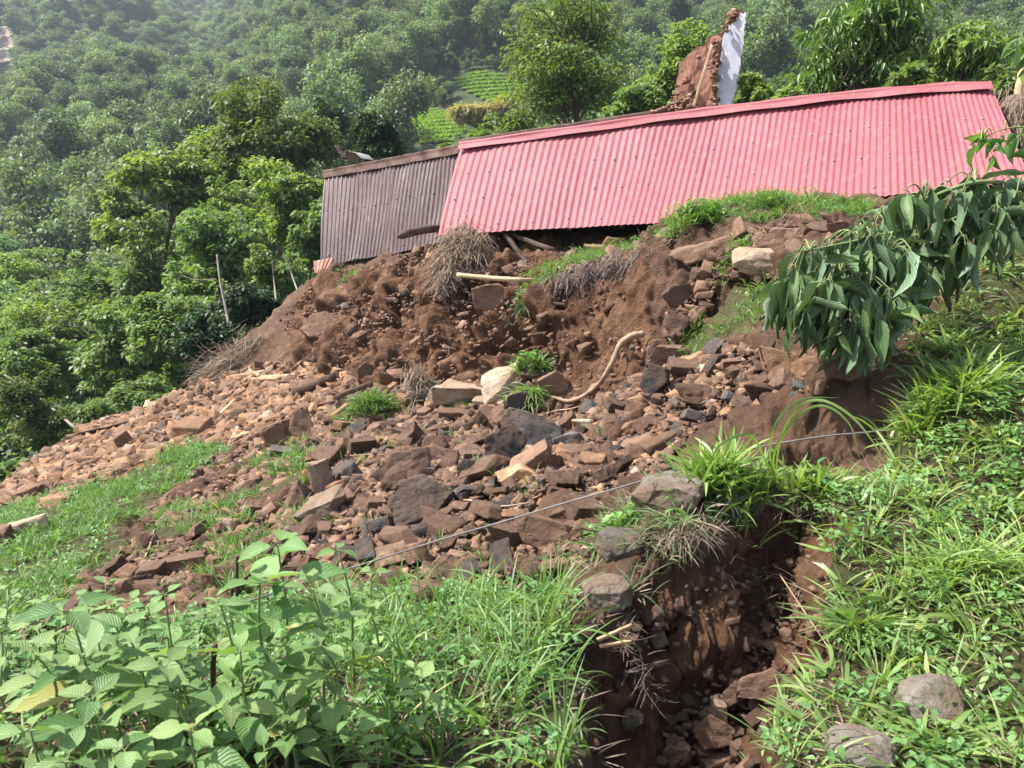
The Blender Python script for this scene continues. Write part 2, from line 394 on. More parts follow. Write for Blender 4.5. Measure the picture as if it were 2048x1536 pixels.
# ------------------------------------------------------------------ ground: one sheet from under the camera to the far hillside
def soil_mat():
    m, t, o = nodes('soil_and_forest_floor'); v = objvec(t)
    a = N(t, 'Attribute', attribute_name='mask'); s = N(t, 'SeparateColor'); L(t, a.outputs['Color'], s.inputs[0])
    n = noise(t, v, 2.6, 12, .65, .6)
    n2 = noise(t, v, 11, 8, .7)
    base = ramp(t, n, [(.25, (.070, .042, .028)), (.42, (.13, .078, .050)), (.55, (.18, .108, .070)), (.68, (.26, .165, .11)), (.8, (.36, .26, .19))])
    oran = ramp(t, n2, [(.3, (.20, .09, .048)), (.5, (.34, .17, .09)), (.7, (.46, .27, .16))])
    dark = ramp(t, n, [(.28, (.065, .034, .020)), (.42, (.135, .070, .040)), (.54, (.20, .105, .058)), (.64, (.27, .16, .095)), (.78, (.36, .25, .17))])
    flo = ramp(t, n2, [(.3, (.03, .045, .018)), (.7, (.08, .10, .04))])
    gr = ramp(t, n2, [(.3, (.05, .06, .022)), (.5, (.085, .12, .035)), (.7, (.12, .11, .05))])
    c = mix(t, s.outputs[1], base, oran); c = mix(t, s.outputs[2], c, dark); c = mix(t, s.outputs[0], c, gr); c = mix(t, a.outputs['Alpha'], flo, c)
    vo = N(t, 'TexVoronoi'); vo.feature = 'F1'; vo.inputs['Scale'].default_value = 13; vo.inputs['Randomness'].default_value = 1; L(t, v, vo.inputs['Vector'])
    b = noise(t, v, 26, 14, .85); vo2 = N(t, 'TexVoronoi'); vo2.inputs['Scale'].default_value = 42; L(t, v, vo2.inputs['Vector'])
    b2 = math_(t, 'ADD', b, math_(t, 'MULTIPLY', vo.outputs['Distance'], .7)); b2 = math_(t, 'ADD', b2, math_(t, 'MULTIPLY', vo2.outputs['Distance'], .35))
    bsdf(t, o, c, .95, b2, 1.0, .05, .2); return m
M_SOIL = soil_mat()
def build_ground():
    th = np.radians(np.concatenate([np.arange(-180, -40, 4.0), np.arange(-40, 40.001, .088), np.arange(44, 181, 4.0)]))
    r = [0.25, .5, .75]
    x = .95
    while x < 900:
        r.append(x); x *= (1.0052 if x < 6 or x > 11.5 else 1.0024) if x < 13.5 else (1.012 if x < 30 else 1.035)
    r = np.array(r); R, T = np.meshgrid(r, th, indexing='ij')
    X = R*np.sin(T); Y = R*np.cos(T); Z = zf(X, Y)
    V = np.stack([X, Y, Z], -1)
    nr, nth = R.shape
    du = np.gradient(V, axis=1); dv = np.gradient(V, axis=0)
    n = np.cross(du, dv); n /= np.linalg.norm(n, axis=2, keepdims=True)+1e-12; n *= np.sign(n[..., 2:3])
    Vf = V.reshape(-1, 3); n = n.reshape(-1, 3); steep = 1-n[:, 2]
    px, py, d = proj(Vf)
    jit = 9+26*np.clip((Vf[:, 1]-1)/12, 0, 0)
    q = Vf*4
    jx = px+vnoise(q, 90)*22; jy = py+vnoise(q, 91)*16
    front = Vf[:, 1] > .3
    near = (R.ravel() < 24) & front
    g = anyp(jx, jy, GRS+[FGL, BNK]) & near
    fan = inpoly(jx, jy, FAN) & near; cen = inpoly(jx, jy, CEN) & near; clf = inpoly(jx, jy, CLIFF) & near
    pitd = polydist(Vf[:, 0], Vf[:, 1], PIT)
    pit = (pitd > -.03)
    g &= ~pit
    upr = inpoly(jx, jy, UPR) & near
    outside = (Vf[:, 1] > 12.9) | ((Vf[:, 0] < -.47*Vf[:, 1]-1.75) & ~g) | ((px < -430) & front & near) | ~front
    gg = np.where(g, 1., 0.)*(.65+.35*vnoise(Vf*7, 12)); gg = np.clip(gg, 0, 1)
    mask = np.stack([gg, np.where(fan, .85, .0), np.where(clf | pit, 1., np.where(cen, .45, .1)), np.where(outside & ~(px > 560) | (R.ravel() > 15), 0., 1.)], 1)
    # relief: broken blocks on the scarp, clods elsewhere
    smth = sstep(1080, 1140, px)*(1-sstep(1260, 1330, px)); amp = np.where(clf, 1.15-.65*smth, np.where(upr, .75, np.where(cen, .5, np.where(fan, .5, np.where(pit, .8, np.where(g, .22, .5))))))
    m = (R.ravel() < 15)
    disp = np.zeros(len(Vf)); p = Vf[m]*np.array((1, 1, 1.25)); w = fbm(p*1.7, 2, 3)[:, None]*.35
    disp[m] = .19*chunk((p+w)*1.5, 10)*(.35+.65*amp[m])+.12*chunk((p+w)*3.6, 20)+.062*chunk(p*8.0, 30)+.024*chunk(p*19, 35)+.008*fbm(p*40, 2, 50)
    hole = np.exp(-((px-1000)/52)**2-((py-672)/26)**2)+.6*np.exp(-((px-905)/40)**2-((py-600)/30)**2)+.5*np.exp(-((px-810)/24)**2-((py-655)/40)**2)+.5*np.exp(-((px-1180)/30)**2-((py-700)/20)**2)
    disp[m] -= (np.where(clf, 1., 0)*.42*hole)[m]
    pm_ = m & pit; pp_ = Vf[pm_]*np.array((1, 1, .8)); disp[pm_] += .10*chunk(pp_*5.5, 61)+.075*chunk(pp_*13, 62)+.035*chunk(pp_*30, 63)
    disp[m] *= amp[m]*np.clip(R.ravel()[m]/6, .35, 1)
    Vf = Vf+n*disp[:, None]
    W3 = Vf.reshape(nr, nth, 3); k0 = (r > 1.2) & (r < 14); a0, a1 = np.where(k0)[0][[0, -1]]
    for _ in range(3):
        if _: a0 = int(np.searchsorted(r, 4.3))           # settle the loose earth: rounds off needles left on the steep faces
        s_ = W3[a0:a1]; av = (W3[a0-1:a1-1, 1:-1]+W3[a0+1:a1+1, 1:-1]+s_[:, :-2]+s_[:, 2:])/4
        s_[:, 1:-1] = s_[:, 1:-1]*.45+av*.55
    Vf = W3.reshape(-1, 3)
    i = np.arange(nr-1)[:, None]*nth; k = np.arange(nth-1)[None]
    Fq = np.stack([i+k, i+k+1, i+nth+k+1, i+nth+k], -1).reshape(-1, 4)
    me = mesh('ground', Vf, Fq, M_SOIL, attrs={'mask': mask})
    link('ground', me, kind='structure')
build_ground()
# ------------------------------------------------------------------ the two roofs
def roof_paint(name, c, c2, rust, rough, dirt):
    m, t, o = nodes(name); v = objvec(t)
    n = noise(t, v, 1.3, 6, .6); mp = N(t, 'Mapping'); mp.inputs['Scale'].default_value = (9, 9, .8); L(t, v, mp.inputs[0])
    st = noise(t, mp.outputs[0], 1.5, 8, .7)
    col = mix(t, ramp(t, n, [(.35, (0,)*3), (.7, (1,)*3)]), c, c2)
    oi = N(t, 'ObjectInfo'); mr = N(t, 'MapRange'); L(t, oi.outputs['Random'], mr.inputs[0]); mr.inputs[3].default_value = .88; mr.inputs[4].default_value = 1.1; col = mix(t, 1, col, mr.outputs[0], 'MULTIPLY')
    f = ramp(t, st, [(.52, (0,)*3), (.72, (dirt,)*3)]); col = mix(t, f, col, rust)
    sp = noise(t, v, 60, 4, .6); col = mix(t, ramp(t, sp, [(.66, (0,)*3), (.72, (dirt*.8,)*3)]), col, rust)
    rr = N(t, 'MapRange'); L(t, st, rr.inputs[0]); rr.inputs[3].default_value = rough-.1; rr.inputs[4].default_value = rough+.2
    bsdf(t, o, col, rr.outputs[0], n, .15, .01, .35); return m
M_RED = roof_paint('red_paint', (.30, .068, .082), (.345, .092, .104), (.34, .20, .17), .52, .65)
M_BRN = roof_paint('weathered_sheet', (.085, .054, .05), (.14, .09, .08), (.32, .23, .21), .42, .55)
M_BCAP = rough_mat('weathered_cap', [(.3, (.06, .035, .028)), (.5, (.13, .075, .055)), (.7, (.22, .15, .12))], 5, 20, .004, .7, .1)
M_SCREW = rough_mat('screw_metal', [(.3, (.3, .2, .2)), (.7, (.5, .4, .4))], 9, 30, .001, .4, .1, .6)
def lerp_tab(tab, s):
    tab = np.asarray(tab, float); s = np.asarray(s)
    # smooth (monotone in s) interpolation of rows (s, px, py, y)
    return np.stack([np.interp(s, tab[:, 0], tab[:, k]) for k in (1, 2, 3)], -1)
def smooth_rows(a, k):
    w = np.hanning(2*k+3)[1:-1]; w /= w.sum(); e = np.vstack([np.repeat(a[:1], k, 0)*1, a, np.repeat(a[-1:], k, 0)])
    # reflect about the end points to keep them in place
    e[:k] = 2*a[0]-a[1:k+1][::-1]; e[-k:] = 2*a[-1]-a[-k-1:-1][::-1]
    return np.stack([np.convolve(e[:, i], w, 'valid') for i in range(a.shape[1])], 1)
def PP(rows): return np.array([P(*r) for r in rows])
def roof(name, ridge, eave, waves, sheets, amp, mat, capmat, capw, label, cat, seed, screwrows, cap_rise=.03):
    rng = np.random.default_rng(seed)
    NS = 1200; s = np.linspace(0, 1, NS)
    R = smooth_rows(PP(lerp_tab(ridge, s)), 60); E = smooth_rows(PP(lerp_tab(eave, s)), 60)
    org = (R[0]+E[0])/2; root = empty(name, org); tag(root, label, cat)
    along = np.gradient(R, axis=0)+np.gradient(E, axis=0); along /= np.linalg.norm(along, axis=1, keepdims=True)
    dn = E-R; dn /= np.linalg.norm(dn, axis=1, keepdims=True)
    nr = np.cross(along, dn); nr *= np.sign((nr*(-R)).sum(1, keepdims=True)); nr /= np.linalg.norm(nr, axis=1, keepdims=True)
    if nr[NS//2, 1] > 0: nr = -nr
    per = waves/sheets; T = np.linspace(0, 1, 15)
    ph = rng.uniform(0, 6, 3)
    def at(si, t, off):
        j = np.clip(si*(NS-1), 0, NS-1.001); a = j.astype(int); f = (j-a)[..., None]
        def g(A): return A[a]*(1-f)+A[a+1]*f
        r, e, n_ = g(R), g(E), g(nr)
        warp = .028*np.sin(si*9+ph[0])*np.sin(t*3.1)+.012*np.sin(si*31+ph[1])*np.sin(t*5+ph[2])
        return r+(e-r)*t[..., None]+n_*(off+warp)[..., None]
    for k in range(sheets):
        a, b = k/sheets-(.25/waves if k else 0), (k+1)/sheets+.25/waves if k < sheets-1 else 1
        m = int((b-a)*waves*10)+1
        si = np.linspace(a, b, m); lift = .004*(k % 2)
        slip = rng.uniform(-.006, .008)
        S, TT = np.meshgrid(si, T, indexing='ij'); TT = TT+slip*(TT > .9)
        wv = np.sin(S*waves*2*np.pi)
        wv = np.sign(wv)*np.abs(wv)**.8
        # a few dents
        off = amp*wv+lift
        for _ in range(2):
            ds, dt, da = rng.uniform(a, b), rng.uniform(.2, .9), rng.uniform(-.012, .01)
            off = off+da*np.exp(-((S-ds)*waves/3)**2-((TT-dt)/.12)**2)
        V = at(S, TT, off)-org
        i = np.arange(m-1)[:, None]*len(T); j = np.arange(len(T)-1)[None]
        Fq = np.stack([i+j, i+j+1, i+len(T)+j+1, i+len(T)+j], -1).reshape(-1, 4)
        th = at(S, TT, off-.0015)-org; nV = V.size//3
        Fb = np.stack([i+j, i+len(T)+j, i+len(T)+j+1, i+j+1], -1).reshape(-1, 4)+nV
        link('roof_sheet', mesh('roof_sheet', np.vstack([V.reshape(-1, 3), th.reshape(-1, 3)]), [Fq, Fb], mat), root)
    # ridge cap: folded strip, lapped pieces
    npc = max(2, sheets//3)
    for k in range(npc):
        a, b = max(0, k/npc-.012), min(1, (k+1)/npc); si = np.linspace(a-.002*(k == 0), b, 60).clip(0, 1)
        prof = [(capw/1.0, .020), (capw*.55, .030), (capw*.12, .036), (0, .055), (-.02, .036), (-capw*.6, -.01*0+.0), (-capw*.9, -.09)]
        rows = []
        for q, (d, h) in enumerate(prof):
            j = (si*(NS-1)).astype(int).clip(0, NS-1)
            back = np.stack([nr[j, 0]*0, 0*nr[j, 1]+1, 0*nr[j, 2]-.75], 1)
            wob = .006*np.sin(si*40+q)
            base = R[j]+nr[j]*(h+cap_rise+.003*(k % 2)+wob)[:, None]
            rows.append(base+(dn[j]*d if d >= 0 else back*(-d)))
        V = np.stack(rows, 1)-org; m, w = V.shape[:2]
        i = np.arange(m-1)[:, None]*w; j = np.arange(w-1)[None]
        Fq = np.stack([i+j, i+j+1, i+w+j+1, i+w+j], -1).reshape(-1, 4)
        V2 = V-np.array((0, -.002, .004))
        link('ridge_cap', mesh('ridge_cap', np.vstack([V.reshape(-1, 3), V2.reshape(-1, 3)]), [Fq, Fq[:, ::-1]+m*w], capmat, smooth=False), root)
    # screws with washers on the crests
    V, Fs = tube([(0, 0, 0), (0, 0, .004), (0, 0, .005), (0, 0, .012)], [.013, .012, .006, .005], 8)
    sm = MB(); sm.add(V, Fs); sme = sm.mesh('screw', M_SCREW)
    for t, step, lo_ in screwrows:
        for w in range(lo_, waves-1, step):
            sv = (w+.25)/waves; tt = t+rng.normal(0, .006)
            p = at(np.array([sv]), np.array([tt]), np.array([amp+.003]))[0]
            o = link('screw', sme, root, p-org); j = int(sv*(NS-1)); o.rotation_euler = Vector(nr[j]).to_track_quat('Z', 'Y').to_euler()
    return root, R, E, nr, org
RR, R_R, R_E, R_N, R_O = roof('red_roof', [(0, 921, 293, 11.2), (.35, 1330, 236, 10.3), (.68, 1680, 195, 9.35), (.88, 1880, 179, 8.8), (1, 1984, 176, 8.5)],
     [(0, 876, 470, 10.2), (.24, 1160, 454, 9.6), (.4, 1330, 444, 9.1), (.7, 1680, 400, 8.2), (1, 2062, 362, 7.2)],
     84, 9, .0056, M_RED, M_RED, .11, 'long red corrugated metal roof slumped on the slope above the rubble', 'roof', 3, [(.36, 3, 2), (.64, 4, 1), (.93, 5, 3)])
BR, B_R, B_E, B_N, B_O = roof('brown_roof', [(0, 649, 345, 13.2), (.5, 790, 318, 12.3), (1, 922, 293, 11.5)],
     [(0, 641, 529, 12.3), (.5, 765, 512, 11.7), (1, 900, 482, 10.9)],
     34, 4, .011, M_BRN, M_BCAP, .13, 'faded brown corrugated roof hanging over the scarp left of the red roof', 'roof', 8, [(.45, 3, 1), (.93, 4, 2)], .012)
# timber frame under the sheets
def beam_mesh(p0, p1, w, h, name, mat, seed=0, taper=.9, seg=8, bend=0.0):
    p0 = np.asarray(p0, float); p1 = np.asarray(p1, float); rng = np.random.default_rng(seed)
    t = p1-p0; Ln = np.linalg.norm(t); t /= Ln; up = np.array((0, 0, 1.)) if abs(t[2]) < .9 else np.array((0, 1., 0))
    a = np.cross(t, up); a /= np.linalg.norm(a); b = np.cross(a, t)
    c = np.array([(-1, -1), (-.8, -1), (.8, -1), (1, -.8), (1, .8), (.8, 1), (-.8, 1), (-1, .8)])*.5
    rings = []
    for k in range(seg+1):
        s = k/seg; sc = 1-(1-taper)*s
        q = p0+t*Ln*s+b*bend*math.sin(math.pi*s)+rng.normal(0, .004*min(1, w*10), 3)
        rings.append(q+(c[:, 0:1]*w*a+c[:, 1:2]*h*b)*sc*(1+rng.normal(0, .03, (8, 1))))
    V = np.array(rings).reshape(-1, 3); n = 8
    i = np.arange(seg)[:, None]*n; k = np.arange(n)[None]; k2 = (k+1) % n
    Fq = np.stack([i+k, i+k2, i+n+k2, i+n+k], -1).reshape(-1, 4)
    return mesh(name, V, [Fq, np.arange(n)[::-1][None], (np.arange(n)+seg*n)[None]], mat, smooth=False)
M_WOOD = rough_mat('old_timber', [(.3, (.075, .042, .026)), (.5, (.16, .10, .065)), (.7, (.28, .19, .13))], 4, 22, .006, .85, .25, stretch=(1, 1, 1))
M_WOODD = rough_mat('dark_timber', [(.3, (.04, .026, .02)), (.5, (.085, .055, .04)), (.7, (.14, .10, .075))], 4, 22, .006, .85, .25)
M_WOODL = rough_mat('split_timber', [(.3, (.30, .18, .10)), (.5, (.45, .29, .17)), (.7, (.58, .42, .28))], 5, 25, .004, .8, .2)
M_BAMB = rough_mat('bamboo', [(.3, (.42, .28, .14)), (.7, (.62, .46, .27))], 5, 25, .002, .5, .1)
for k, s in enumerate(np.linspace(.02, .98, 11)):
    j = int(s*1199); p0 = R_R[j]-R_N[j]*.17-R_O; p1 = R_E[j]*.93+R_R[j]*.07-R_N[j]*.17-R_O
    link('rafter', beam_mesh(p0, p1, .06, .09, 'rafter', M_WOOD, k), RR)
for t in (.36, .64, .90):
    for a_, b_ in ((10, 400), (400, 800), (800, 1190)):
        q = [R_R[j]*(1-t)+R_E[j]*t-R_N[j]*.10-R_O for j in (a_, b_)]
        link('purlin', beam_mesh(q[0], q[1], .05, .05, 'purlin', M_WOOD, 5), RR)
# back slope of the house roof, sheets behind the ridge (their edge shows as the brown strip above the red one)
back = []
for s in np.linspace(0, 1, 40):
    j = int(s*1199); back.append(R_R[j]+np.array((0, .02, -.03)))
back = np.array(back); b2 = back+np.array((.35, 1.7, -1.5))
V = np.vstack([back, b2])-R_O; k = np.arange(39)
link('back_slope', mesh('back_slope', np.vstack([V, V-np.array((0, .03, .03))]), np.vstack([np.stack([k, k+1, k+41, k+40], 1), np.stack([k+80, k+120, k+121, k+81], 1)]), M_BRN), RR)
for s in (.1, .5, .9):
    j = int(s*1199); link('rafter', beam_mesh(B_R[j]-B_N[j]*.08-B_O, B_E[j]*.94+B_R[j]*.06-B_N[j]*.08-B_O, .06, .08, 'rafter', M_WOODD, 3), BR)
bb = np.array([B_R[int(s*1199)]+np.array((0, .02, -.03)) for s in np.linspace(0, 1, 20)]); V = np.vstack([bb, bb+np.array((.35, 1.5, -1.3))])-B_O; k = np.arange(19)
link('back_slope', mesh('back_slope', np.vstack([V, V-np.array((0, .03, .03))]), np.vstack([np.stack([k, k+1, k+21, k+20], 1), np.stack([k+40, k+60, k+61, k+41], 1)]), M_BRN), BR)
def plank(name, a, b, w, h, mat, label, cat='timber', seed=0, bend=0, group=None, taper=.9):
    a = np.asarray(a, float); b = np.asarray(b, float); o = link(name, beam_mesh(a*0, b-a, w, h, name, mat, seed, taper, 10, bend), None, a, label=label, cat=cat, group=group); return o
# weathered ridge board lying behind the red ridge
def lie(px1, py1, y1, px2, py2, y2): return P(px1, py1, y1), P(px2, py2, y2)
a, b = lie(925, 286, 11.6, 1335, 224, 10.8); plank('ridge_board', a, b, .05, .10, M_BCAP, 'dark weathered board along the left end of the red ridge', 'board', 1)
# curved plank jutting out between the roofs
pts = spline([P(795, 474, 10.0), P(825, 464, 10.15), P(860, 458, 10.4), P(885, 457, 10.7), P(930, 452, 11.2)], 14)
V, Fs = tube(pts-pts[0], np.r_[.022, .05, .055, np.full(11, .055)], 10); V = V*1.0
mb = MB(); mb.add(V, Fs); link('curved_log', mb.mesh('curved_log', M_WOOD), None, pts[0], label='curved weathered log jutting out between the brown and red roofs', cat='log')
for (x1, y1, d1, x2, y2, d2, w, lab, mt) in [
    (952, 466, 10.1, 985, 545, 9.5, .10, 'thick leaning post just right of the straw under the red roof', M_WOODD),
    (1003, 462, 10.2, 1108, 500, 9.5, .055, 'upper slanting pole in the dark gap under the red eave', M_WOODD),
    (1010, 468, 10.0, 1060, 535, 9.5, .05, 'lower steep pole in the dark gap under the red eave', M_WOODD),
    (985, 480, 10.3, 990, 520, 10.1, .09, 'short thick stub of wood behind the leaning post', M_WOOD)]:
    a, b = lie(x1, y1, d1, x2, y2, d2); plank('beam', a, b, w, w, mt, lab, 'beam', 4)
# bamboo pole
pts = spline([P(915, 550, 8.45), P(980, 556, 8.3), (P(1040, 560, 8.2)), P(1075, 562, 8.5)], 24); r = .026+.003*(np.arange(24) % 6 == 0)
V, Fs = tube(pts-pts[0], r, 10); mb = MB(); mb.add(V, Fs); link('bamboo_pole', mb.mesh('bamboo_pole', M_BAMB), None, pts[0], label='pale bamboo pole sticking out level below the straw', cat='pole')
# small rusty sheet under the lower left corner of the brown roof
M_RUST = rough_mat('rusty_sheet', [(.35, (.55, .5, .5)), (.5, (.38, .17, .12)), (.7, (.22, .09, .06))], 6, 20, .003, .6, .1)
mb = MB(); S, T = np.meshgrid(np.linspace(0, 1, 60), np.linspace(0, 1, 4), indexing='ij')
A, B_, C_, D_ = P(627, 522, 12.3), P(668, 515, 12.0), P(629, 546, 12.2), P(652, 543, 12.0)
V = (A*(1-S[..., None])+B_*S[..., None])*(1-T[..., None])+(C_*(1-S[..., None])+D_*S[..., None])*T[..., None]+np.stack([0*S, -.012*np.sin(S*28), 0*S], -1)
i = np.arange(59)[:, None]*4; j = np.arange(3)[None]; Fq = np.stack([i+j, i+j+1, i+5+j, i+4+j], -1).reshape(-1, 4)
V = V.reshape(-1, 3)-A; link('rusty_sheet', mesh('rusty_sheet', np.vstack([V, V+np.array((0, .003, 0))]), [Fq, Fq[:, ::-1]+len(V)], M_RUST), None, A, label='small rusty sheet scrap under the lower left corner of the brown roof', cat='metal sheet')
# bent bits standing on the brown ridge
a, b = lie(674, 292, 13.1, 690, 318, 13.0); plank('broken_board', a, b, .10, .03, M_WOODD, 'dark broken board end poking up at the left of the brown ridge', 'board', 2)
q = [P(690, 318, 13.0), P(696, 302, 13.0), P(712, 306, 12.9), P(722, 316, 12.9)]; q = np.array(q); V = np.vstack([q, q+np.array((.12, .5, .02))])
k = np.arange(3); Fq = np.stack([k, k+1, k+5, k+4], 1); V = V-q[0]
link('bent_sheet', mesh('bent_sheet', np.vstack([V, V-np.array((0, 0, .012))]), [Fq, Fq[:, ::-1]+8], rough_mat('grey_sheet', [(.3, (.3, .28, .25)), (.7, (.5, .48, .45))], 5, 20, .003, .6, .1), smooth=False), None, q[0], label='small bent grey sheet on the left end of the brown ridge', cat='metal sheet')

def hullq(rng, sz):
    bm = bmesh.new()
    for p in rng.uniform(-1, 1, (9, 3))*np.array((1, .8, .55))*sz: bm.verts.new(p)
    r = bmesh.ops.convex_hull(bm, input=bm.verts[:]); bmesh.ops.delete(bm, geom=[g for g in r['geom_interior'] if isinstance(g, bmesh.types.BMVert)], context='VERTS')
    bm.verts.index_update(); V = np.array([v.co[:] for v in bm.verts]); Fx = np.array([[v.index for v in f.verts] for f in bm.faces]); bm.free(); return V, Fx
# ------------------------------------------------------------------ ruined wall behind the red ridge
def slab_outline(name, pix, y0, y1x, thick, mat, parent, org, back=(.2, 1, 0), seed=0, amp=.02, res=.05):
    """a thick slab from an outline; y varies with pixel x between the two ends; surface given relief"""
    rng = np.random.default_rng(seed); pts = []
    n = len(pix)
    for i in range(n):
        x0, ya = pix[i]; x1, yb = pix[(i+1) % n]; L_ = math.hypot(x1-x0, yb-ya); m = max(1, int(L_/6))
        for k in range(m):
            f = k/m; X = x0+(x1-x0)*f; Y = ya+(yb-ya)*f
            j = 1.5 if m > 1 else 0
            pts.append((X+rng.normal(0, j), Y+rng.normal(0, j)))
    bmm = bmesh.new(); vs = []
    for X, Y in pts:
        f = (X-y1x[0])/(y1x[1]-y1x[0]); d = y0[0]+(y0[1]-y0[0])*f; vs.append(bmm.verts.new(P(X, Y, d)-org))
    f = bmm.faces.new(vs); bmesh.ops.triangulate(bmm, faces=[f], quad_method='BEAUTY', ngon_method='BEAUTY')
    for _ in range(5):
        es = [e for e in bmm.edges if e.calc_length() > res*1.5]
        if not es: break
        bmesh.ops.subdivide_edges(bmm, edges=es, cuts=1); bmesh.ops.triangulate(bmm, faces=bmm.faces[:])
    bmm.normal_update()
    bmm.faces.ensure_lookup_table(); n0 = bmm.faces[0].normal.copy()
    if n0.y > 0: bmesh.ops.reverse_faces(bmm, faces=bmm.faces[:]); n0 = -n0
    geo = bmesh.ops.extrude_face_region(bmm, geom=bmm.faces[:]); nv = [g for g in geo['geom'] if isinstance(g, bmesh.types.BMVert)]
    bk = Vector(back).normalized()*thick
    for v in nv: v.co += bk
    bmesh.ops.recalc_face_normals(bmm, faces=bmm.faces[:])
    co = np.array([v.co[:] for v in bmm.verts]); dd = fbm(co*5+seed, 4, seed)*amp+.3*amp*fbm(co*25, 2, seed)
    for v, d in zip(bmm.verts, dd): v.co += Vector((n0.x, n0.y, n0.z))*d
    me = bpy.data.meshes.new(name); bmm.to_mesh(me); bmm.free(); me.materials.append(mat); return link(name, me, parent)
M_MUD = rough_mat('mud_plaster', [(.3, (.25, .125, .085)), (.5, (.34, .175, .12)), (.72, (.42, .24, .17))], 3, 14, .01, .95, .05)
M_PLAS = rough_mat('blue_white_plaster', [(.3, (.42, .43, .50)), (.5, (.52, .53, .60)), (.7, (.60, .60, .65))], 5, 16, .005, .85, .04)
M_CORE = rough_mat('wall_core_stone', [(.3, (.12, .065, .04)), (.5, (.24, .13, .085)), (.7, (.36, .22, .15))], 6, 18, .01, .95, .4)
worg = P(1430, 215, 11.0); WALL = empty('ruined_wall', worg); tag(WALL, 'tall broken remnant of a mud and stone house wall standing behind the red ridge', 'wall')
slab_outline('mud_face', [(1346, 224), (1350, 196), (1356, 178), (1353, 156), (1362, 140), (1360, 124), (1372, 112), (1384, 106), (1392, 94), (1408, 90), (1414, 76), (1428, 72), (1444, 76), (1440, 120), (1430, 150), (1424, 216)], (11.3, 10.95), (1330, 1440), .10, M_MUD, WALL, worg, (.5, 1, 0), 3, .03, .06)
slab_outline('stone_core', [(1412, 220), (1424, 150), (1428, 74), (1452, 62), (1456, 32), (1475, 21), (1488, 26), (1482, 60), (1462, 222)], (11.08, 11.0), (1410, 1490), .24, M_CORE, WALL, worg, (.3, 1, 0), 5, .06, .05)
slab_outline('plaster_face', [(1434, 220), (1436, 160), (1442, 120), (1447, 70), (1457, 50), (1474, 42), (1480, 26), (1492, 25), (1484, 110), (1474, 160), (1464, 220)], (10.9, 10.7), (1434, 1490), .07, M_PLAS, WALL, worg, (.35, 1, 0), 7, .007, .05)
# broken stones along the torn edge and the foot of the wall
wr_ = np.random.default_rng(8); es = MB()
for k in range(230):
    if k < 110: f = wr_.random(); X0, Y0 = (1431+wr_.normal(0, 4), 75+f*145) if k < 70 else (1450+f*20+wr_.normal(0, 3), 62-f*38+wr_.normal(0, 3)); yy = wr_.uniform(10.75, 10.95)
    elif k < 122: f = wr_.random(); X0, Y0 = 1332+f*95+wr_.normal(0, 3), (215-f*138 if f < .6 else 132-(f-.6)*140)+wr_.normal(0, 4); yy = 11.1
    else: X0, Y0 = wr_.uniform(1300, 1390), 0; Y0 = 222-max(0, X0-1310)*.5*wr_.random()+2; yy = wr_.uniform(10.7, 11.1)
    pv, pf = hullq(wr_, wr_.uniform(.025, .07)); es.add(pv+P(X0, Y0, yy)-worg, pf, wr_.random())
link('broken_stones', es.mesh('broken_stones', M_CORE, smooth=False), WALL)
plank('leaning_pole', P(1384, 224, 10.75), P(1425, 86, 10.95), .035, .035, M_WOODL, 'thin pale pole leaning against the brown face of the ruined wall', 'pole', 3)
# ------------------------------------------------------------------ labels that single things out, from landmarks near them
MARKS = [(915,785,'the flat pale slab'),(1065,862,'the broad dark slate slab'),(1000,895,'the upright dark slate'),(745,825,'the round green tussock'),(1060,745,'the grassy clump by the pale slabs'),
 (1230,720,'the curved bare root'),(840,1000,'the large grey-brown slab'),(645,1018,'the cream block'),(595,985,'the pointed grey-brown stone'),(1090,1065,'the rust-streaked block'),(1240,1090,'the mossy boulder'),
 (700,770,'the two charred poles'),(830,765,'the dry straw tuft'),(1520,520,'the big pale boulder'),(1590,735,'the orange-brown block under the wilted leaves'),(1500,850,'the overhanging grass clump'),(1420,1465,'the brown block in the pit'),
 (300,855,'the dead board on the fan'),(215,855,'the flat red-brown plank'),(285,820,'the upright stick'),(60,990,'the left tip of the rubble fan'),(605,850,'the tall rust-coloured slab'),(480,750,'the broken sticks at the top of the fan'),
 (45,1052,'the tan stone at the left edge'),(980,575,'the block below the bamboo pole'),(360,1125,'the bare soil step'),(560,940,'the middle grass strip'),(370,920,'the upper left grass strip'),(390,1035,'the lower left grass patch'),
 (870,640,'the brown scarp'),(1150,620,'the smooth dark scarp'),(1330,760,'the dark rock at the scarp foot'),(1160,905,'the stones below the bare root'),(1880,1400,'the boulder in the right corner'),(1530,1375,'the long dark stone in the pit'),
 (900,1180,'the top of the grass bank'),(700,1130,'the left run of the cable'),(1000,1045,'the middle of the cable'),(1300,955,'the right run of the cable'),(700,470,'the brown roof'),(900,520,'the straw'),(1400,640,'the green strip on the right ledge')]
def where(px, py):
    d = [((px-a)**2+((py-b)*1.3)**2, a, b, n) for a, b, n in MARKS]; d.sort(); _, a, b, n = d[0]
    dx, dy = px-a, py-b
    if abs(dx) < 18 and abs(dy) < 14: return 'right beside '+n
    far = math.hypot(dx, dy) > 75
    if abs(dx) > 1.6*abs(dy): r = ('right of ' if dx > 0 else 'left of ')
    elif abs(dy) > 1.6*abs(dx): r = ('below ' if dy > 0 else 'above ')
    else: r = ('below and ' if dy > 0 else 'above and ')+('right of ' if dx > 0 else 'left of ')
    return ('well ' if far else 'just ')+r+n
LABELS = {}
def reg(o): LABELS.setdefault(o['label'], []).append(o)

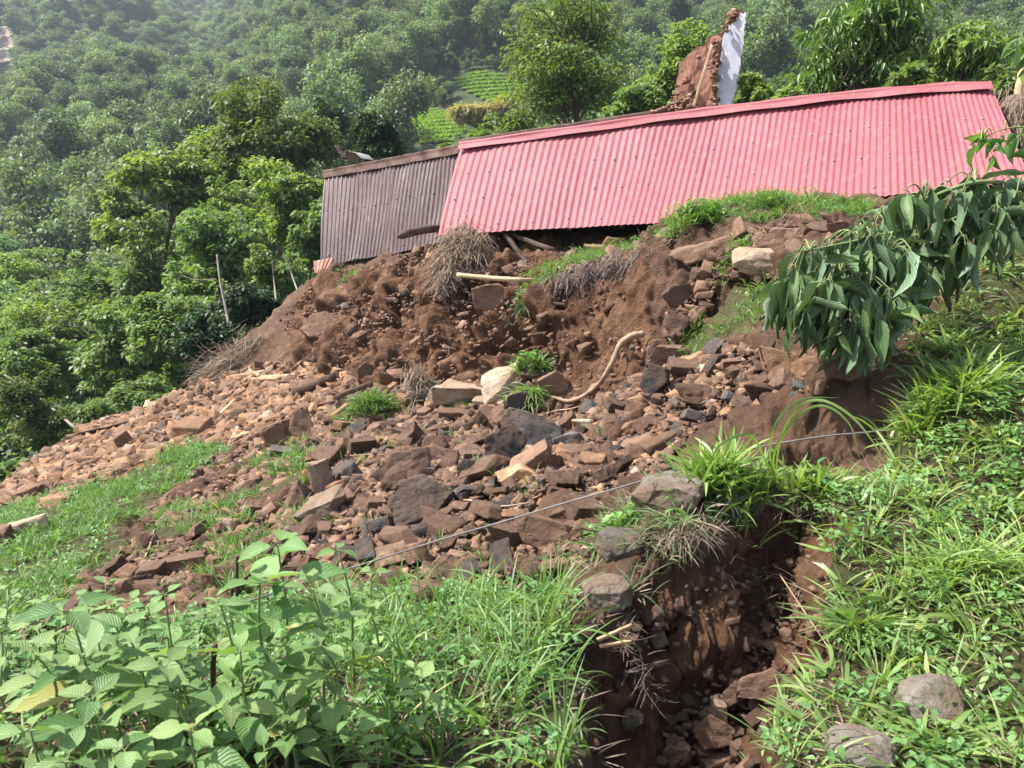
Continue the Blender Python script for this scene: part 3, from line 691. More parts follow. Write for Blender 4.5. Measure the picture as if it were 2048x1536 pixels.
# ------------------------------------------------------------------ stones
def rock_mat(name, stops, scale=5, lich=None, dust=.5):
    m, t, o = nodes(name); v = objvec(t); oi = N(t, 'ObjectInfo')
    ad = N(t, 'VectorMath', operation='ADD'); L(t, v, ad.inputs[0]); cb = N(t, 'CombineXYZ'); L(t, math_(t, 'MULTIPLY', oi.outputs['Random'], 41.0), cb.inputs[0]); L(t, cb.outputs[0], ad.inputs[1]); v = ad.outputs[0]
    at = N(t, 'Attribute', attribute_name='rnd')
    n = noise(t, v, scale, 10, .65, .8); c = ramp(t, n, stops)
    r = math_(t, 'FRACT', math_(t, 'ADD', math_(t, 'MULTIPLY', oi.outputs['Random'], 3.7), at.outputs['Fac']), 0)
    g = N(t, 'MapRange'); L(t, r, g.inputs[0]); g.inputs[3].default_value = .5; g.inputs[4].default_value = 1.45; c = mix(t, 1, c, g.outputs[0], 'MULTIPLY')
    soil = noise(t, v, scale*.7, 6, .7, .3); c = mix(t, ramp(t, soil, [(.42, (0,)*3), (.56, (dust*1.2,)*3)]), c, (.18, .11, .068))
    if lich:
        l = noise(t, v, scale*2.2, 6, .7); c = mix(t, ramp(t, l, [(.52, (0,)*3), (.62, (.85,)*3)]), c, lich)
    mp = N(t, 'Mapping'); mp.inputs['Scale'].default_value = (1, 1, 5); L(t, v, mp.inputs[0])
    b = math_(t, 'ADD', noise(t, v, 26, 10, .75), math_(t, 'MULTIPLY', noise(t, mp.outputs[0], 9, 6, .6), .6))
    bsdf(t, o, c, .88, b, 1.0, .02, .3); return m
RM = {
 'rust': rock_mat('rust_brown_stone', [(.3, (.12, .068, .048)), (.5, (.23, .135, .09)), (.7, (.36, .23, .16))]),
 'orange': rock_mat('orange_brown_stone', [(.3, (.20, .10, .05)), (.5, (.34, .185, .10)), (.7, (.47, .30, .18))]),
 'slate': rock_mat('dark_slate', [(.3, (.035, .033, .033)), (.5, (.075, .071, .070)), (.66, (.16, .14, .13)), (.75, (.30, .17, .09))], 4, None, .45),
 'brown': rock_mat('brown_stone', [(.3, (.06, .038, .03)), (.5, (.16, .095, .066)), (.7, (.25, .16, .115))]),
 'pale': rock_mat('pale_tan_stone', [(.3, (.27, .18, .12)), (.5, (.40, .29, .20)), (.7, (.50, .38, .28))], 4, None, .35),
 'mossy': rock_mat('grey_mossy_stone', [(.3, (.13, .11, .085)), (.5, (.22, .19, .15)), (.7, (.33, .30, .26))], 6, (.075, .10, .028), .55)}
RWORD = {'rust': 'rust-brown', 'orange': 'orange-brown', 'slate': 'dark slate', 'brown': 'dark brown', 'pale': 'pale tan', 'mossy': 'grey mossy'}
def hull(pts, bev=.05, detail=0, seed=0, amp=.03, rounded=False):
    bm = bmesh.new()
    for p in pts: bm.verts.new(p)
    r = bmesh.ops.convex_hull(bm, input=bm.verts[:])
    bmesh.ops.delete(bm, geom=[g for g in r['geom_interior'] if isinstance(g, bmesh.types.BMVert)], context='VERTS')
    bmesh.ops.dissolve_limit(bm, angle_limit=.12, verts=bm.verts[:], edges=bm.edges[:])
    bmesh.ops.bevel(bm, geom=bm.edges[:], offset=bev, segments=1 if not rounded else 3, affect='EDGES', profile=.6, clamp_overlap=True)
    bmesh.ops.triangulate(bm, faces=bm.faces[:])
    for _ in range(detail):
        es = [e for e in bm.edges if e.calc_length() > .10/(1.6**_)]
        bmesh.ops.subdivide_edges(bm, edges=es, cuts=1); bmesh.ops.triangulate(bm, faces=bm.faces[:])
    bm.normal_update()
    if detail:
        co = np.array([v.co[:] for v in bm.verts]); nn = np.array([v.normal[:] for v in bm.verts])
        st = np.stack([co[:, 0]*2, co[:, 1]*2, co[:, 2]*9], 1)
        d = amp*(fbm(co*3+seed*3.7, 4, seed)+.8*chunk(co*3.2+seed*1.3, seed+5)*.5+.45*fbm(st, 2, seed+9)+.35*fbm(co*14, 2, seed+19))
        for v, x, n_ in zip(bm.verts, d, nn): v.co += Vector(n_*x)
    V = np.array([v.co[:] for v in bm.verts]); Fx = np.array([[v.index for v in f.verts] for f in bm.faces]); bm.free(); return V, Fx
def block_pts(rng, dx, dy, dz, jit=.2, extra=5):
    c = np.array([(a, b, g) for a in (-1, 1) for b in (-1, 1) for g in (-1, 1)], float)*.5
    c += rng.uniform(-jit, jit, c.shape)*.9
    e = rng.uniform(-1, 1, (extra, 3)); e /= np.abs(e).max(1, keepdims=True)*rng.uniform(1.7, 2.1, (extra, 1))
    sh = rng.uniform(-.35, .35); p = np.vstack([c, e]); p[:, 0] += p[:, 2]*sh
    return p*np.array((dx, dy, dz))
def plate_pts(rng, W, T, H, n=6):
    a = np.sort(rng.uniform(0, 6.283, n)+np.arange(n)*0); a = (np.arange(n)+rng.uniform(-.32, .32, n))*6.283/n+rng.uniform(0, 6)
    r = rng.uniform(.78, 1.12, n); x = np.cos(a)*r; z = np.sin(a)*r; x = x/np.abs(x).max()*.5; z = z/np.abs(z).max()*.5
    f = np.stack([x, np.full(n, -.5)+rng.uniform(0, .12, n), z], 1); b = np.stack([x*rng.uniform(.75, 1.0, n)+.05, np.full(n, .5), z*rng.uniform(.75, 1.0, n)], 1)
    return np.vstack([f, b])*np.array((W, T, H))
_rng = np.random.default_rng(11)
PROTO = []
for k in range(26):
    dz = _rng.choice([.28, .4, .6, .8]); PROTO.append(hull(block_pts(_rng, 1, _rng.uniform(.55, .9), dz, _rng.uniform(.14, .34), _rng.integers(2, 7)), .012))
PROTOD = []                      # more finely worked versions for stones that show
for k in range(22):
    dz = _rng.choice([.22, .32, .45, .6]); pts_ = block_pts(_rng, 1, _rng.uniform(.5, .9), dz, _rng.uniform(.12, .3), _rng.integers(2, 7)) if k % 2 else plate_pts(_rng, 1, dz, _rng.uniform(.5, .85), _rng.integers(5, 8))[:, [0, 2, 1]]
    PROTOD.append(hull(pts_, .014, 3, k, .034))
ROUND = [hull(block_pts(_rng, 1, .85, .75, .12, 14), .16, 3, 50+k, .035, True) for k in range(4)]
# hero stones: centre pixel, width, height, kind, roll in degrees, detail words, category
HERO = [
 (915,785,98,44,'pale',-4,'wide flat pale slab lying on top of the rubble','block'),(1000,768,80,50,'pale',24,'pale leaning slab beside the grassy clump','block'),(985,805,60,22,'pale',0,'thin pale flake under the two pale slabs','block'),
 (1102,765,66,48,'rust',-25,'rust-brown block right of the grassy clump','block'),(1066,862,124,62,'slate',-14,'broad dark slate slab with a sloping top','block'),(1002,893,74,88,'slate',-28,'upright dark slate slab with yellow flecks','block'),
 (983,830,60,46,'rust',8,'square rust-brown block above the dark slates','block'),(1035,810,52,50,'slate',20,'dark block under the grassy clump','block'),(798,943,128,66,'brown',18,'long tilted brown slab left of the slate','block'),
 (838,1004,132,86,'slate',14,'large grey-brown slab in the middle of the rubble','block'),(645,1016,82,46,'pale',12,'cream coloured block with a sharp edge','block'),(592,988,80,64,'brown',10,'pointed grey-brown stone like a small pyramid','point'),
 (642,955,30,68,'pale',6,'narrow upright cream stone','block'),(1085,1062,112,66,'rust',-8,'rust-streaked dark block just above the grass bank','block'),(1058,1128,62,34,'brown',8,'small brown slab below the rust-streaked block','block'),
 (1108,1135,66,44,'rust',14,'rounded rust stone near the mossy boulder','round'),(892,1140,70,62,'rust',20,'rust-coloured block at the top edge of the grass bank','block'),(858,1190,86,62,'rust',-10,'red-brown lump half sunk in the grass bank','round'),
 (1060,925,100,30,'rust',34,'long rust-brown slab slanting up to the right','block'),(1030,950,58,26,'orange',30,'short orange slab below the long slanting one','block'),(1236,912,52,14,'orange',0,'thin flat orange flake right of the slanting slabs','block'),
 (1284,892,64,26,'rust',14,'flat rust slab at the right of the rubble','block'),(1160,905,60,24,'rust',4,'flat rust slab in the middle right of the rubble','block'),(1135,880,54,22,'slate',8,'thin dark slab right of the broad slate','block'),
 (1166,848,40,22,'pale',0,'small pale stone right of the broad slate slab','block'),(875,890,52,44,'rust',-14,'rust block left of the upright slate','block'),(852,885,34,36,'slate',0,'small dark block left of the rust block','block'),
 (902,920,36,44,'brown',10,'small upright brown block in the centre gap','block'),(858,945,24,24,'slate',4,'small dark cube on the large slab','block'),(930,938,36,40,'slate',-20,'dark stone between the two large slabs','block'),
 (560,905,40,20,'slate',-10,'dark flat stone at the edge of the middle grass strip','block'),(605,852,50,66,'rust',-4,'tall rust-coloured slab standing in the fan','block'),(732,750,36,44,'brown',0,'grey-brown upright block at the scarp foot','block'),
 (550,868,52,46,'orange',20,'orange-brown stone at the right end of the fan','block'),(1335,985,170,80,'mossy',6,'wide mossy boulder behind the overhanging clump','round'),(1240,1092,118,72,'mossy',-6,'mossy boulder left of the pit','round'),
 (1212,1188,118,66,'mossy',4,'lower mossy boulder on the left lip of the pit','round'),(1868,1395,158,116,'mossy',8,'large grey boulder in the lower right grass','round'),(1722,1492,150,96,'mossy',-8,'grey boulder at the bottom right of the pit','round'),
 (1530,1372,124,58,'brown',8,'long dark stone on the pit floor','block'),(1422,1462,82,66,'rust',-14,'reddish block on the pit floor','block'),(1440,1424,30,58,'pale',-14,'thin grey-tan flake standing in the pit','block'),
 (1480,1500,44,50,'brown',5,'brown stone at the bottom edge of the pit','round'),(1362,1500,44,36,'brown',5,'small brown stone left of the reddish block','round'),(1440,1520,80,30,'rust',5,'low rust stone at the bottom of the pit','block'),
 (1520,522,124,54,'pale',-8,'big pale boulder on the upper right ledge','round'),(1588,735,104,62,'orange',-4,'orange-brown block under the wilted leaves','block'),(1690,735,80,50,'rust',10,'rust block behind the cut turf','block'),
 (1310,762,52,62,'slate',8,'dark slate at the right foot of the scarp','block'),(1352,648,52,50,'brown',30,'dark brown block on the right ledge','block'),(1335,710,70,44,'brown',20,'brown block above the dark slate','block'),
 (1400,790,120,44,'brown',-22,'long brown slab right of the scarp foot','block'),(1310,700,50,34,'rust',14,'rust block beside the end of the curved root','block'),(975,592,74,50,'rust',4,'orange block wedged below the bamboo pole','block'),
 (45,1054,76,28,'pale',16,'tan slab at the left edge of the picture','block'),(10,1072,30,36,'rust',0,'rust stone cut by the left edge of the picture','block'),(398,858,62,30,'orange',5,'flat orange slab in the middle of the fan','block'),
 (62,985,58,26,'orange',14,'orange block at the left tip of the fan','block'),(118,1000,60,22,'orange',8,'long orange stone at the lower edge of the fan','block'),(248,882,28,36,'brown',14,'dark upright stone in the fan','block'),
 (640,655,70,50,'rust',14,'smooth rust-coloured block sticking out of the scarp','block'),(360,1125,86,30,'rust',8,'flat red-brown stone on the bare soil step','block'),(300,1140,60,26,'brown',0,'brown stone left of the flat red-brown stone','block'),
 (458,1048,38,18,'pale',-4,'small pinkish stone right of the lower left grass patch','block'),(480,1066,40,22,'orange',14,'small orange stone under the pinkish one','block'),(250,1180,36,42,'orange',24,'small orange stone in the lower left soil','block'),
 (1880,742,66,22,'slate',-4,'flat slate at the edge of the right bank','block'),(1265,1440,52,44,'mossy',0,'grey stone at the left edge of the pit mouth','round'),(1800,560,50,26,'rust',16,'rust slab on the right bank','block'),
 (1410,500,90,30,'rust',22,'long tilted rust slab on the upper ledge','block'),(1560,480,90,40,'rust',5,'rust lump above the big pale boulder','block'),(1350,590,60,40,'brown',20,'brown lump on the right edge of the scarp','block'),
 (1225,490,40,22,'orange',0,'orange stone in the gap under the eave','block'),(1190,500,30,20,'orange',0,'small orange stone left of the one under the eave','block')]
hrng = np.random.default_rng(5)
used = []
def rot_for(px, py, roll, yaw): # roll in the picture plane, small yaw and pitch
    return Matrix.Rotation(math.radians(roll), 3, 'Y').transposed() @ Matrix.Rotation(yaw, 3, 'Z') @ Matrix.Rotation(hrng.uniform(-.12, .3), 3, 'X')
for i, (px, py, w, h, kind, roll, lab, shp) in enumerate(HERO):
    b = hit(px, min(py+h*.42, 1534))
    if np.isnan(b).any(): continue
    y = b[1]; s = y/F/ C10; W, H = w*s, h*s; D = max(min(W, H*1.7)*.85, H*.7)
    plate = shp == 'block' and (kind in ('slate', 'rust', 'brown') and min(w, h) > 30)
    if shp == 'point': pts = np.array([(-.5, -.4, -.5), (.5, -.35, -.5), (.45, .5, -.5), (-.5, .45, -.5), (.12, .05, .55), (.2, -.1, .45), (-.1, -.45, -.2)])*np.array((W, D, H))
    elif shp == 'round':
        pts = hrng.normal(0, 1, (34, 3)); pts /= np.linalg.norm(pts, axis=1, keepdims=True); pts = np.sign(pts)*np.abs(pts)**.75*np.array((W, D, H))*.5
    elif plate: pts = plate_pts(hrng, W*1.12, min(W, H)*hrng.uniform(.4, .7), H*1.22, int(hrng.integers(5, 8)))
    else: pts = block_pts(hrng, W, D, H, .24, 5)
    size = max(W, H); V, Fx = hull(pts/size, .012 if shp != 'round' else .13, 4 if w > 60 else 3, i, .034 if shp != 'round' else .035, shp == 'round')
    a, bb = rays(px, py); yc = y+(D*.12 if not plate else -.02); c = np.array((float(a)*yc, yc, float(bb)*yc)); c[2] -= H*.16 if shp == 'round' and px > 1600 else 0
    g = float(zq(c[0], c[1]))-H*.10
    o = link('rock', mesh('rock', V*size, Fx, RM[kind], smooth=False), None, c, label=lab, cat='rock')
    o.rotation_euler = (rot_for(px, py, roll, hrng.uniform(-.4, .4)) @ Matrix.Rotation(-hrng.uniform(.15, .5) if plate else 0.0, 3, 'X')).to_euler()
    used.append((px, py, max(w, h)))
    reg(o)
# loose stones: candidates in the plan, biggest in view become rocks of their own, the rest one mass
def cand(poly, n, smin, smax, sig, kinds, rng, ymax=14):
    h_ = hits([p[0] for p in poly], [min(p[1], 1536) for p in poly]); h_ = h_[~np.isnan(h_[:, 0])]
    lo_, hi = h_.min(0)-.3, h_.max(0)+.3
    x = rng.uniform(lo_[0], hi[0], n*3); y = rng.uniform(lo_[1], hi[1], n*3); z = zq(x, y)
    px, py, d = proj(np.stack([x, y, z], 1)); k = inpoly(px, py, poly) & (d > 0)
    x, y, z, px, py, d = [a[k][:n] for a in (x, y, z, px, py, d)]
    s = np.clip(np.exp(rng.normal(math.log(sig), .68, len(x))), smin, smax)
    kk = rng.choice(len(kinds), len(x), p=np.array([w for _, w in kinds])/sum(w for _, w in kinds))
    return x, y, z, px, py, s, np.array([k for k, _ in kinds])[kk]
crng = np.random.default_rng(77)
SETS = [cand(FAN, 11000, .02, .18, .044, [('orange', 7), ('rust', 3.5), ('brown', 1), ('pale', .3)], crng),
        cand(CEN, 8000, .012, .24, .038, [('rust', 5), ('brown', 4), ('slate', 1.8), ('orange', 3), ('pale', .4)], crng),
        cand([(600,860),(700,800),(760,800),(700,900),(620,930)], 500, .03, .2, .07, [('rust', 4), ('slate', 2), ('brown', 3)], crng),
        cand(SPARSE, 1400, .015, .16, .035, [('rust', 5), ('brown', 3), ('orange', 2)], crng),
        cand(UPR, 900, .02, .18, .05, [('rust', 5), ('brown', 4)], crng),
        cand(CLIFF, 900, .02, .14, .04, [('rust', 5), ('brown', 6), ('slate', .7), ('orange', 1)], crng),
        cand(CEN, 7000, .006, .03, .014, [('brown', 6), ('rust', 4)], crng), cand(UPR, 2600, .006, .03, .016, [('brown', 6), ('rust', 4)], crng), cand(CLIFF, 5000, .008, .045, .02, [('brown', 7), ('rust', 3)], crng),
        cand(SPARSE, 2500, .006, .03, .014, [('brown', 6), ('rust', 4)], crng),
        cand([(1240,1250),(1440,1130),(1640,1100),(1640,1280),(1480,1340),(1340,1420),(1250,1400)], 900, .006, .06, .014, [('brown', 6), ('rust', 4)], crng),
        cand(PITF, 1100, .008, .07, .022, [('brown', 7), ('rust', 3)], crng),
        cand([(560,900),(440,900),(380,960),(300,1010),(280,1050),(450,1065),(640,1040),(620,930)], 900, .015, .12, .035, [('rust', 5), ('brown', 3), ('orange', 2)], crng)]
X = [np.concatenate([s[i] for s in SETS]) for i in range(7)]
x, y, z, px, py, s, kd = X
app = s/y; order = np.argsort(-app)
big = []; rest = []
# visible test against the ground for the largest
top = order[:1500]; hv = hits(px[top], py[top]); vis = np.abs(hv[:, 1]-y[top]) < .25
for j, ok in zip(top, vis):
    cov = any((px[j]-a)**2+(py[j]-b)**2 < (w*.42)**2 for a, b, w in used)
    if ok and not cov and 0 < px[j] < 2048 and py[j] < 1536 and len(big) < 224: big.append(j); used.append((px[j], py[j], s[j]/y[j]*F*.9))
    elif not cov: rest.append(j)
rest += list(order[1500:])
pm = [{} for _ in PROTOD]
for j in big:
    k = int(crng.integers(len(PROTOD)))
    if kd[j] not in pm[k]: pm[k][kd[j]] = mesh('rock', PROTOD[k][0], PROTOD[k][1], RM[kd[j]], smooth=False)
    o = link('rock', pm[k][kd[j]], None, (x[j], y[j], z[j]+s[j]*.22))
    sc = s[j]; o.scale = (sc, sc, sc); n = gnormal(x[j], y[j], .15)
    q = Vector((n[0]*.6, n[1]*.6, 1)).to_track_quat('Z', 'Y').to_matrix() @ Matrix.Rotation(crng.uniform(0, 6.28), 3, 'Z') @ Matrix.Rotation(crng.normal(0, .4), 3, 'X') @ Matrix.Rotation(crng.normal(0, .35), 3, 'Y')
    o.rotation_euler = q.to_euler()
    w = s[j]/y[j]*F; size = 'large' if w > 52 else ('medium' if w > 34 else 'small')
    tag(o, f"{size} {RWORD[kd[j]]} stone {where(px[j], py[j])}", 'rock'); reg(o)
for kind in RM:                  # one object, one material slot per stone colour
    pass
rest = np.array(rest); mb_v = []; mb_f = []; mb_m = []; mb_r = []; off = 0
kn = list(RM)
for pi, (pv, pf) in enumerate(PROTO):
    sel = rest[crng.integers(0, len(PROTO), len(rest)) == pi] if False else rest[(np.arange(len(rest)) % len(PROTO)) == pi]
    if not len(sel): continue
    R = frames(crng.uniform(0, 6.28, len(sel)), crng.normal(0, .45, len(sel)), crng.normal(0, .45, len(sel)))
    V, Fx = rep(pv, pf, np.stack([x[sel], y[sel], z[sel]+s[sel]*.02], 1), R, np.stack([s[sel]]*3, 1))
    mb_v.append(V); mb_f.append(Fx+off); off += len(V)
    mb_m.append(np.repeat([kn.index(k) for k in kd[sel]], len(pf))); mb_r.append(np.repeat(crng.random(len(sel)), len(pf)))
me = mesh('rubble', np.vstack(mb_v), np.vstack(mb_f), None, rnd=np.concatenate(mb_r), smooth=False)
for k in kn: me.materials.append(RM[k])
me.polygons.foreach_set('material_index', np.concatenate(mb_m).astype(np.int32))
link('rubble', me, None, label='loose stones and soil crumbs strewn over the landslide', cat='rubble', kind='stuff')

# ------------------------------------------------------------------ roots, poles, planks, cable, straw
M_ROOT = rough_mat('bare_root', [(.3, (.26, .17, .11)), (.6, (.45, .32, .22)), (.8, (.55, .43, .32))], 8, 30, .004, .8, .15)
M_CABLE = rough_mat('grey_cable', [(.3, (.13, .12, .115)), (.7, (.22, .20, .19))], 8, 60, .001, .55, .05)
def snake(name, pts, r0, r1, mat, label, cat, n=40, sides=8, kids=()):
    pts = spline(pts, n); o = pts[0].copy(); V, Fs = tube(pts-o, np.linspace(r0, r1, n)*(1+.08*np.sin(np.arange(n)*1.7)), sides); mb = MB(); mb.add(V, Fs)
    return link(name, mb.mesh(name, mat), None, o, label=label, cat=cat)
def gp(px, py, up=0.0):
    h_ = hit(px, py); h_ = h_ if not np.isnan(h_).any() else P(px, py, 12); k = 1-up/h_[1]; return h_*k
snake('bare_root', [gp(1286, 668, .15), gp(1262, 672, .3), gp(1240, 690, .35), gp(1222, 730, .35), gp(1200, 765, .25), gp(1170, 790, .15), gp(1138, 802, .1), gp(1112, 796, .08), gp(1094, 790, .05)], .030, .014, M_ROOT, 'thick curved bare root hanging down the right of the scarp', 'root', 60, 10)
for i, (pp, r, lab) in enumerate([
  ([(1080,832),(1110,822),(1140,818),(1160,812)], .010, 'thin root lying right of the broad slate slab'),
  ([(625,925),(660,918),(700,912),(745,908)], .009, 'pale thin root curling above the cream block'),
  ([(1330,745),(1335,770),(1345,790)], .006, 'short thin root right of the dark slate'),
  ([(1500,640),(1540,700),(1580,715)], .005, 'thin dark twig above the orange-brown block'),
  ([(1180,940),(1240,925),(1300,905),(1350,880)], .007, 'long thin root above the right run of the cable'),
  ([(870,1010),(930,1000),(1000,1012),(1060,1005)], .006, 'tangled fine root below the large slab'),
  ([(290,1115),(300,1090),(308,1060)], .009, 'thin stick standing by the lower left grass patch'),
  ([(120,1240),(118,1215),(108,1180)], .006, 'thin stick in the lower left soil'),
  ([(470,1190),(476,1150),(480,1130)], .006, 'dark stem poking up behind the left weeds'),
  ([(1560,1150),(1600,1210),(1640,1270),(1660,1300)], .003, 'long pale root hanging into the pit')]):
    P_ = [gp(a, b, .05+.02*k) for k, (a, b) in enumerate(pp)]; snake('thin_root', P_, r, r*.6, M_ROOT if i not in (3, 8) else M_WOODD, lab, 'root' if 'root' in lab else 'stick', 24, 6)
snake('cable', [gp(300, 1262, .1), P(480, 1208, 3.3), P(640, 1155, 3.5), P(760, 1118, 3.55), P(880, 1080, 3.6), P(1000, 1045, 3.6), P(1130, 1006, 3.55), P(1250, 972, 3.5), P(1360, 938, 3.5), P(1500, 898, 3.55), P(1640, 874, 3.6), P(1720, 866, 3.62), P(1800, 858, 3.6)], .0045, .0045, M_CABLE, 'thin grey cable stretched across the rubble to the right bank', 'cable', 160, 8)
def stick(px1, py1, px2, py2, w, mat, lab, up1=.05, up2=.05, h=None, name='stick', cat='stick'):
    a, b = gp(px1, py1, up1), gp(px2, py2, up2)
    return plank(name, a, b, w, h or w, mat, lab, cat, int(px1), 0)
stick(590, 786, 668, 752, .09, M_WOODD, 'left charred pole lying at the top right of the fan', .22, .22, name='log', cat='log')
stick(672, 795, 748, 764, .06, M_WOODD, 'right charred pole lying at the scarp foot', .22, .22, name='log', cat='log')
stick(212, 846, 362, 862, .07, M_WOODD, 'long dead grey board lying across the fan', .22, .14, .04, name='board', cat='board')
stick(180, 862, 262, 842, .50, M_WOOD, 'flat red-brown plank at the far edge of the fan', .12, .2, .03, name='plank', cat='plank')
stick(280, 842, 297, 804, .08, M_WOODL, 'short yellow stick standing upright on the fan', .05, .25)
for q in [(402,757,432,770,'pale stick at the far top edge of the fan'),(455,755,530,742,'long pale stick at the top of the fan'),(505,758,560,757,'second stick beside the long pale one'),(492,738,520,752,'short stick crossing the long pale one'),
          (520,755,600,750,'orange-brown stick near the scarp foot'),(440,830,470,800,'leaning yellow stick in the middle of the fan'),(250,845,330,868,'thin stick under the dead board'),(350,838,400,815,'rough dark branch on the fan'),(330,835,395,822,'second rough branch on the fan'),(465,880,478,850,'small stick below the flat orange slab')]:
    stick(*q[:4], .045, M_WOODL if 'pale' in q[4] or 'yellow' in q[4] or 'orange' in q[4] else M_WOOD, q[4], .12, .18)
stick(232, 1262, 262, 1228, .075, M_WOOD, 'short thick branch lying behind the lower left weeds', .08, .08, name='log', cat='log')
for q in [(1195,1280,1265,1250,'split pale splinter on the left lip of the pit'),(1200,1292,1262,1283,'lower pale splinter on the left lip of the pit')]:
    stick(*q[:4], .012, M_WOODL, q[4], .05, .09)
M_STRAW = leaf_mat('old_straw', (.16, .12, .085), (.36, .28, .21), .15, .8, .2, varobj=.1)
def blades(pos, az, Ln, W, th0, kap, seg=4, rnd=None, prof=None, twist=None):
    """curved tapering blades; returns V, F, rnd, uv"""
    n = len(pos); s = np.linspace(0, 1, seg+1); th = th0[:, None]+kap[:, None]*s[None]
    dr = np.stack([np.sin(th)*np.cos(az)[:, None], np.sin(th)*np.sin(az)[:, None], np.cos(th)], -1)
    step = (dr[:, 1:]+dr[:, :-1])*.5*(Ln/seg)[:, None, None]
    c = np.concatenate([np.zeros((n, 1, 3)), np.cumsum(step, 1)], 1)+pos[:, None]
    pr = np.interp(s, [0, .25, .6, .85, 1], [.55, 1, .85, .5, .04]) if prof is None else np.interp(s, *prof)
    tw = np.zeros(n) if twist is None else twist
    sd = np.stack([-np.sin(az), np.cos(az), 0*az], -1); nr_ = np.cross(sd[:, None], dr)
    sd = sd[:, None]*np.cos(tw)[:, None, None]+nr_*np.sin(tw)[:, None, None]
    hw = (W[:, None]*pr[None]*.5)[..., None]
    V = np.stack([c-sd*hw, c+sd*hw], 2).reshape(-1, 3)
    i = np.arange(n)[:, None]*(2*(seg+1)); k = np.arange(seg)[None]*2
    Fq = np.stack([i+k, i+k+1, i+k+3, i+k+2], -1).reshape(-1, 4)
    r = np.repeat(np.random.default_rng(n).random(n) if rnd is None else rnd, seg)
    uv = np.tile(np.stack([np.tile([-1, 1], seg+1), np.repeat(s, 2)], -1), (n, 1))
    return V, Fq, r, uv
def straw(name, top, bot, spread, n, label, seed, cat='straw', Ln=.35):
    rng = np.random.default_rng(seed); top = np.asarray(top); bot = np.asarray(bot); t = rng.random(n)**.9
    pos = top+(bot-top)*t[:, None]*.75+rng.normal(0, 1, (n, 3))*spread*(1-.45*t[:, None])
    d = bot-top; az = np.arctan2(d[1], d[0])+rng.normal(0, 1.2, n); th0 = math.acos(d[2]/np.linalg.norm(d))+rng.normal(0, .30, n)
    V, Fq, r, uv = blades(pos-top, az, rng.uniform(.5, 1.2, n)*Ln, np.full(n, .009), th0, rng.normal(0, .5, n), 4, rng.random(n), ([0, 1], [1, .6]))
    mb = MB(); mb.add(V, Fq, r, uv)
    # dark packed heart of the bundle
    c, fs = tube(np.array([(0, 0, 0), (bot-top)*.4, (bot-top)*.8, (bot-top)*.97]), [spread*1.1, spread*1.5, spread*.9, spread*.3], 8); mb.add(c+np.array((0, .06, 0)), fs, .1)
    return link(name, mb.mesh(name, M_STRAW), None, top, label=label, cat=cat)
straw('straw_bundle', P(930, 462, 10.2), P(882, 560, 9.3), .085, 3000, 'shaggy bundle of old thatch straw hanging from under the red roof', 1, Ln=.42)
straw('straw_bundle', P(900, 545, 9.25), P(882, 575, 9.05), .05, 500, 'small frayed straw end at the foot of the thatch bundle', 2, Ln=.2)
straw('straw_bundle', P(955, 480, 10.0), P(950, 530, 9.5), .08, 900, 'darker straw behind the leaning post', 3, Ln=.3)
b = gp(832, 778); straw('straw_tuft', b+np.array((0, -.1, .22)), b+np.array((.05, -.2, .0)), .06, 900, 'dry pinkish straw tuft on the rubble below the scarp', 4, Ln=.2)
for q, (a_, b_, lab) in enumerate([((520,690),(440,740),'mat of grey dead reeds at the left edge of the scarp'),((470,735),(425,755),'lower end of the grey dead reeds')]):
    A_, B_ = gp(*a_, .1), gp(*b_, .1); straw('dead_reeds', A_, B_, .14, 900, lab, 5+q, 'reeds', .5)
# ------------------------------------------------------------------ leaves and trees
def leafproto(nseg=4, fold=.25, bend=.25, wave=0):
    t = np.linspace(0, 1, nseg+1); w = np.interp(t, [0, .12, .35, .65, .88, 1], [.03, .34, .5, .38, .13, 0.0])
    V = []; U = []
    for k, (a, b) in enumerate(zip(t, w)):
        z = -bend*a*a
        for sgn in (-1, 0, 1): V.append((sgn*b, a, z+abs(sgn)*b*fold+(wave*math.sin(a*9+sgn) if sgn else 0))); U.append((sgn, a))
    Fq = []
    for k in range(nseg):
        for j in (0, 1): Fq.append((k*3+j, k*3+j+1, k*3+4+j, k*3+3+j))
    return np.array(V, float), np.array(Fq), np.array(U, float)
LP4 = leafproto(5, .22, .22, .012); LP2 = leafproto(3, .3, .3)
DIA = (np.array([(0, 0, 0), (.5, .45, .06), (0, 1, -.12), (-.5, .45, .06)], float), np.array([(0, 1, 2, 3)]), np.array([(0, 0), (1, .5), (0, 1), (-1, .5)], float))
def leaves(proto, pos, az, pitch, roll, Ln, W, rnd):
    pv, pf, pu = proto
    V, Fq = rep(pv, pf, pos, frames(az, pitch, roll), np.stack([W, Ln, Ln], 1))
    return V, Fq, np.repeat(rnd, len(pf)), np.tile(pu, (len(pos), 1))
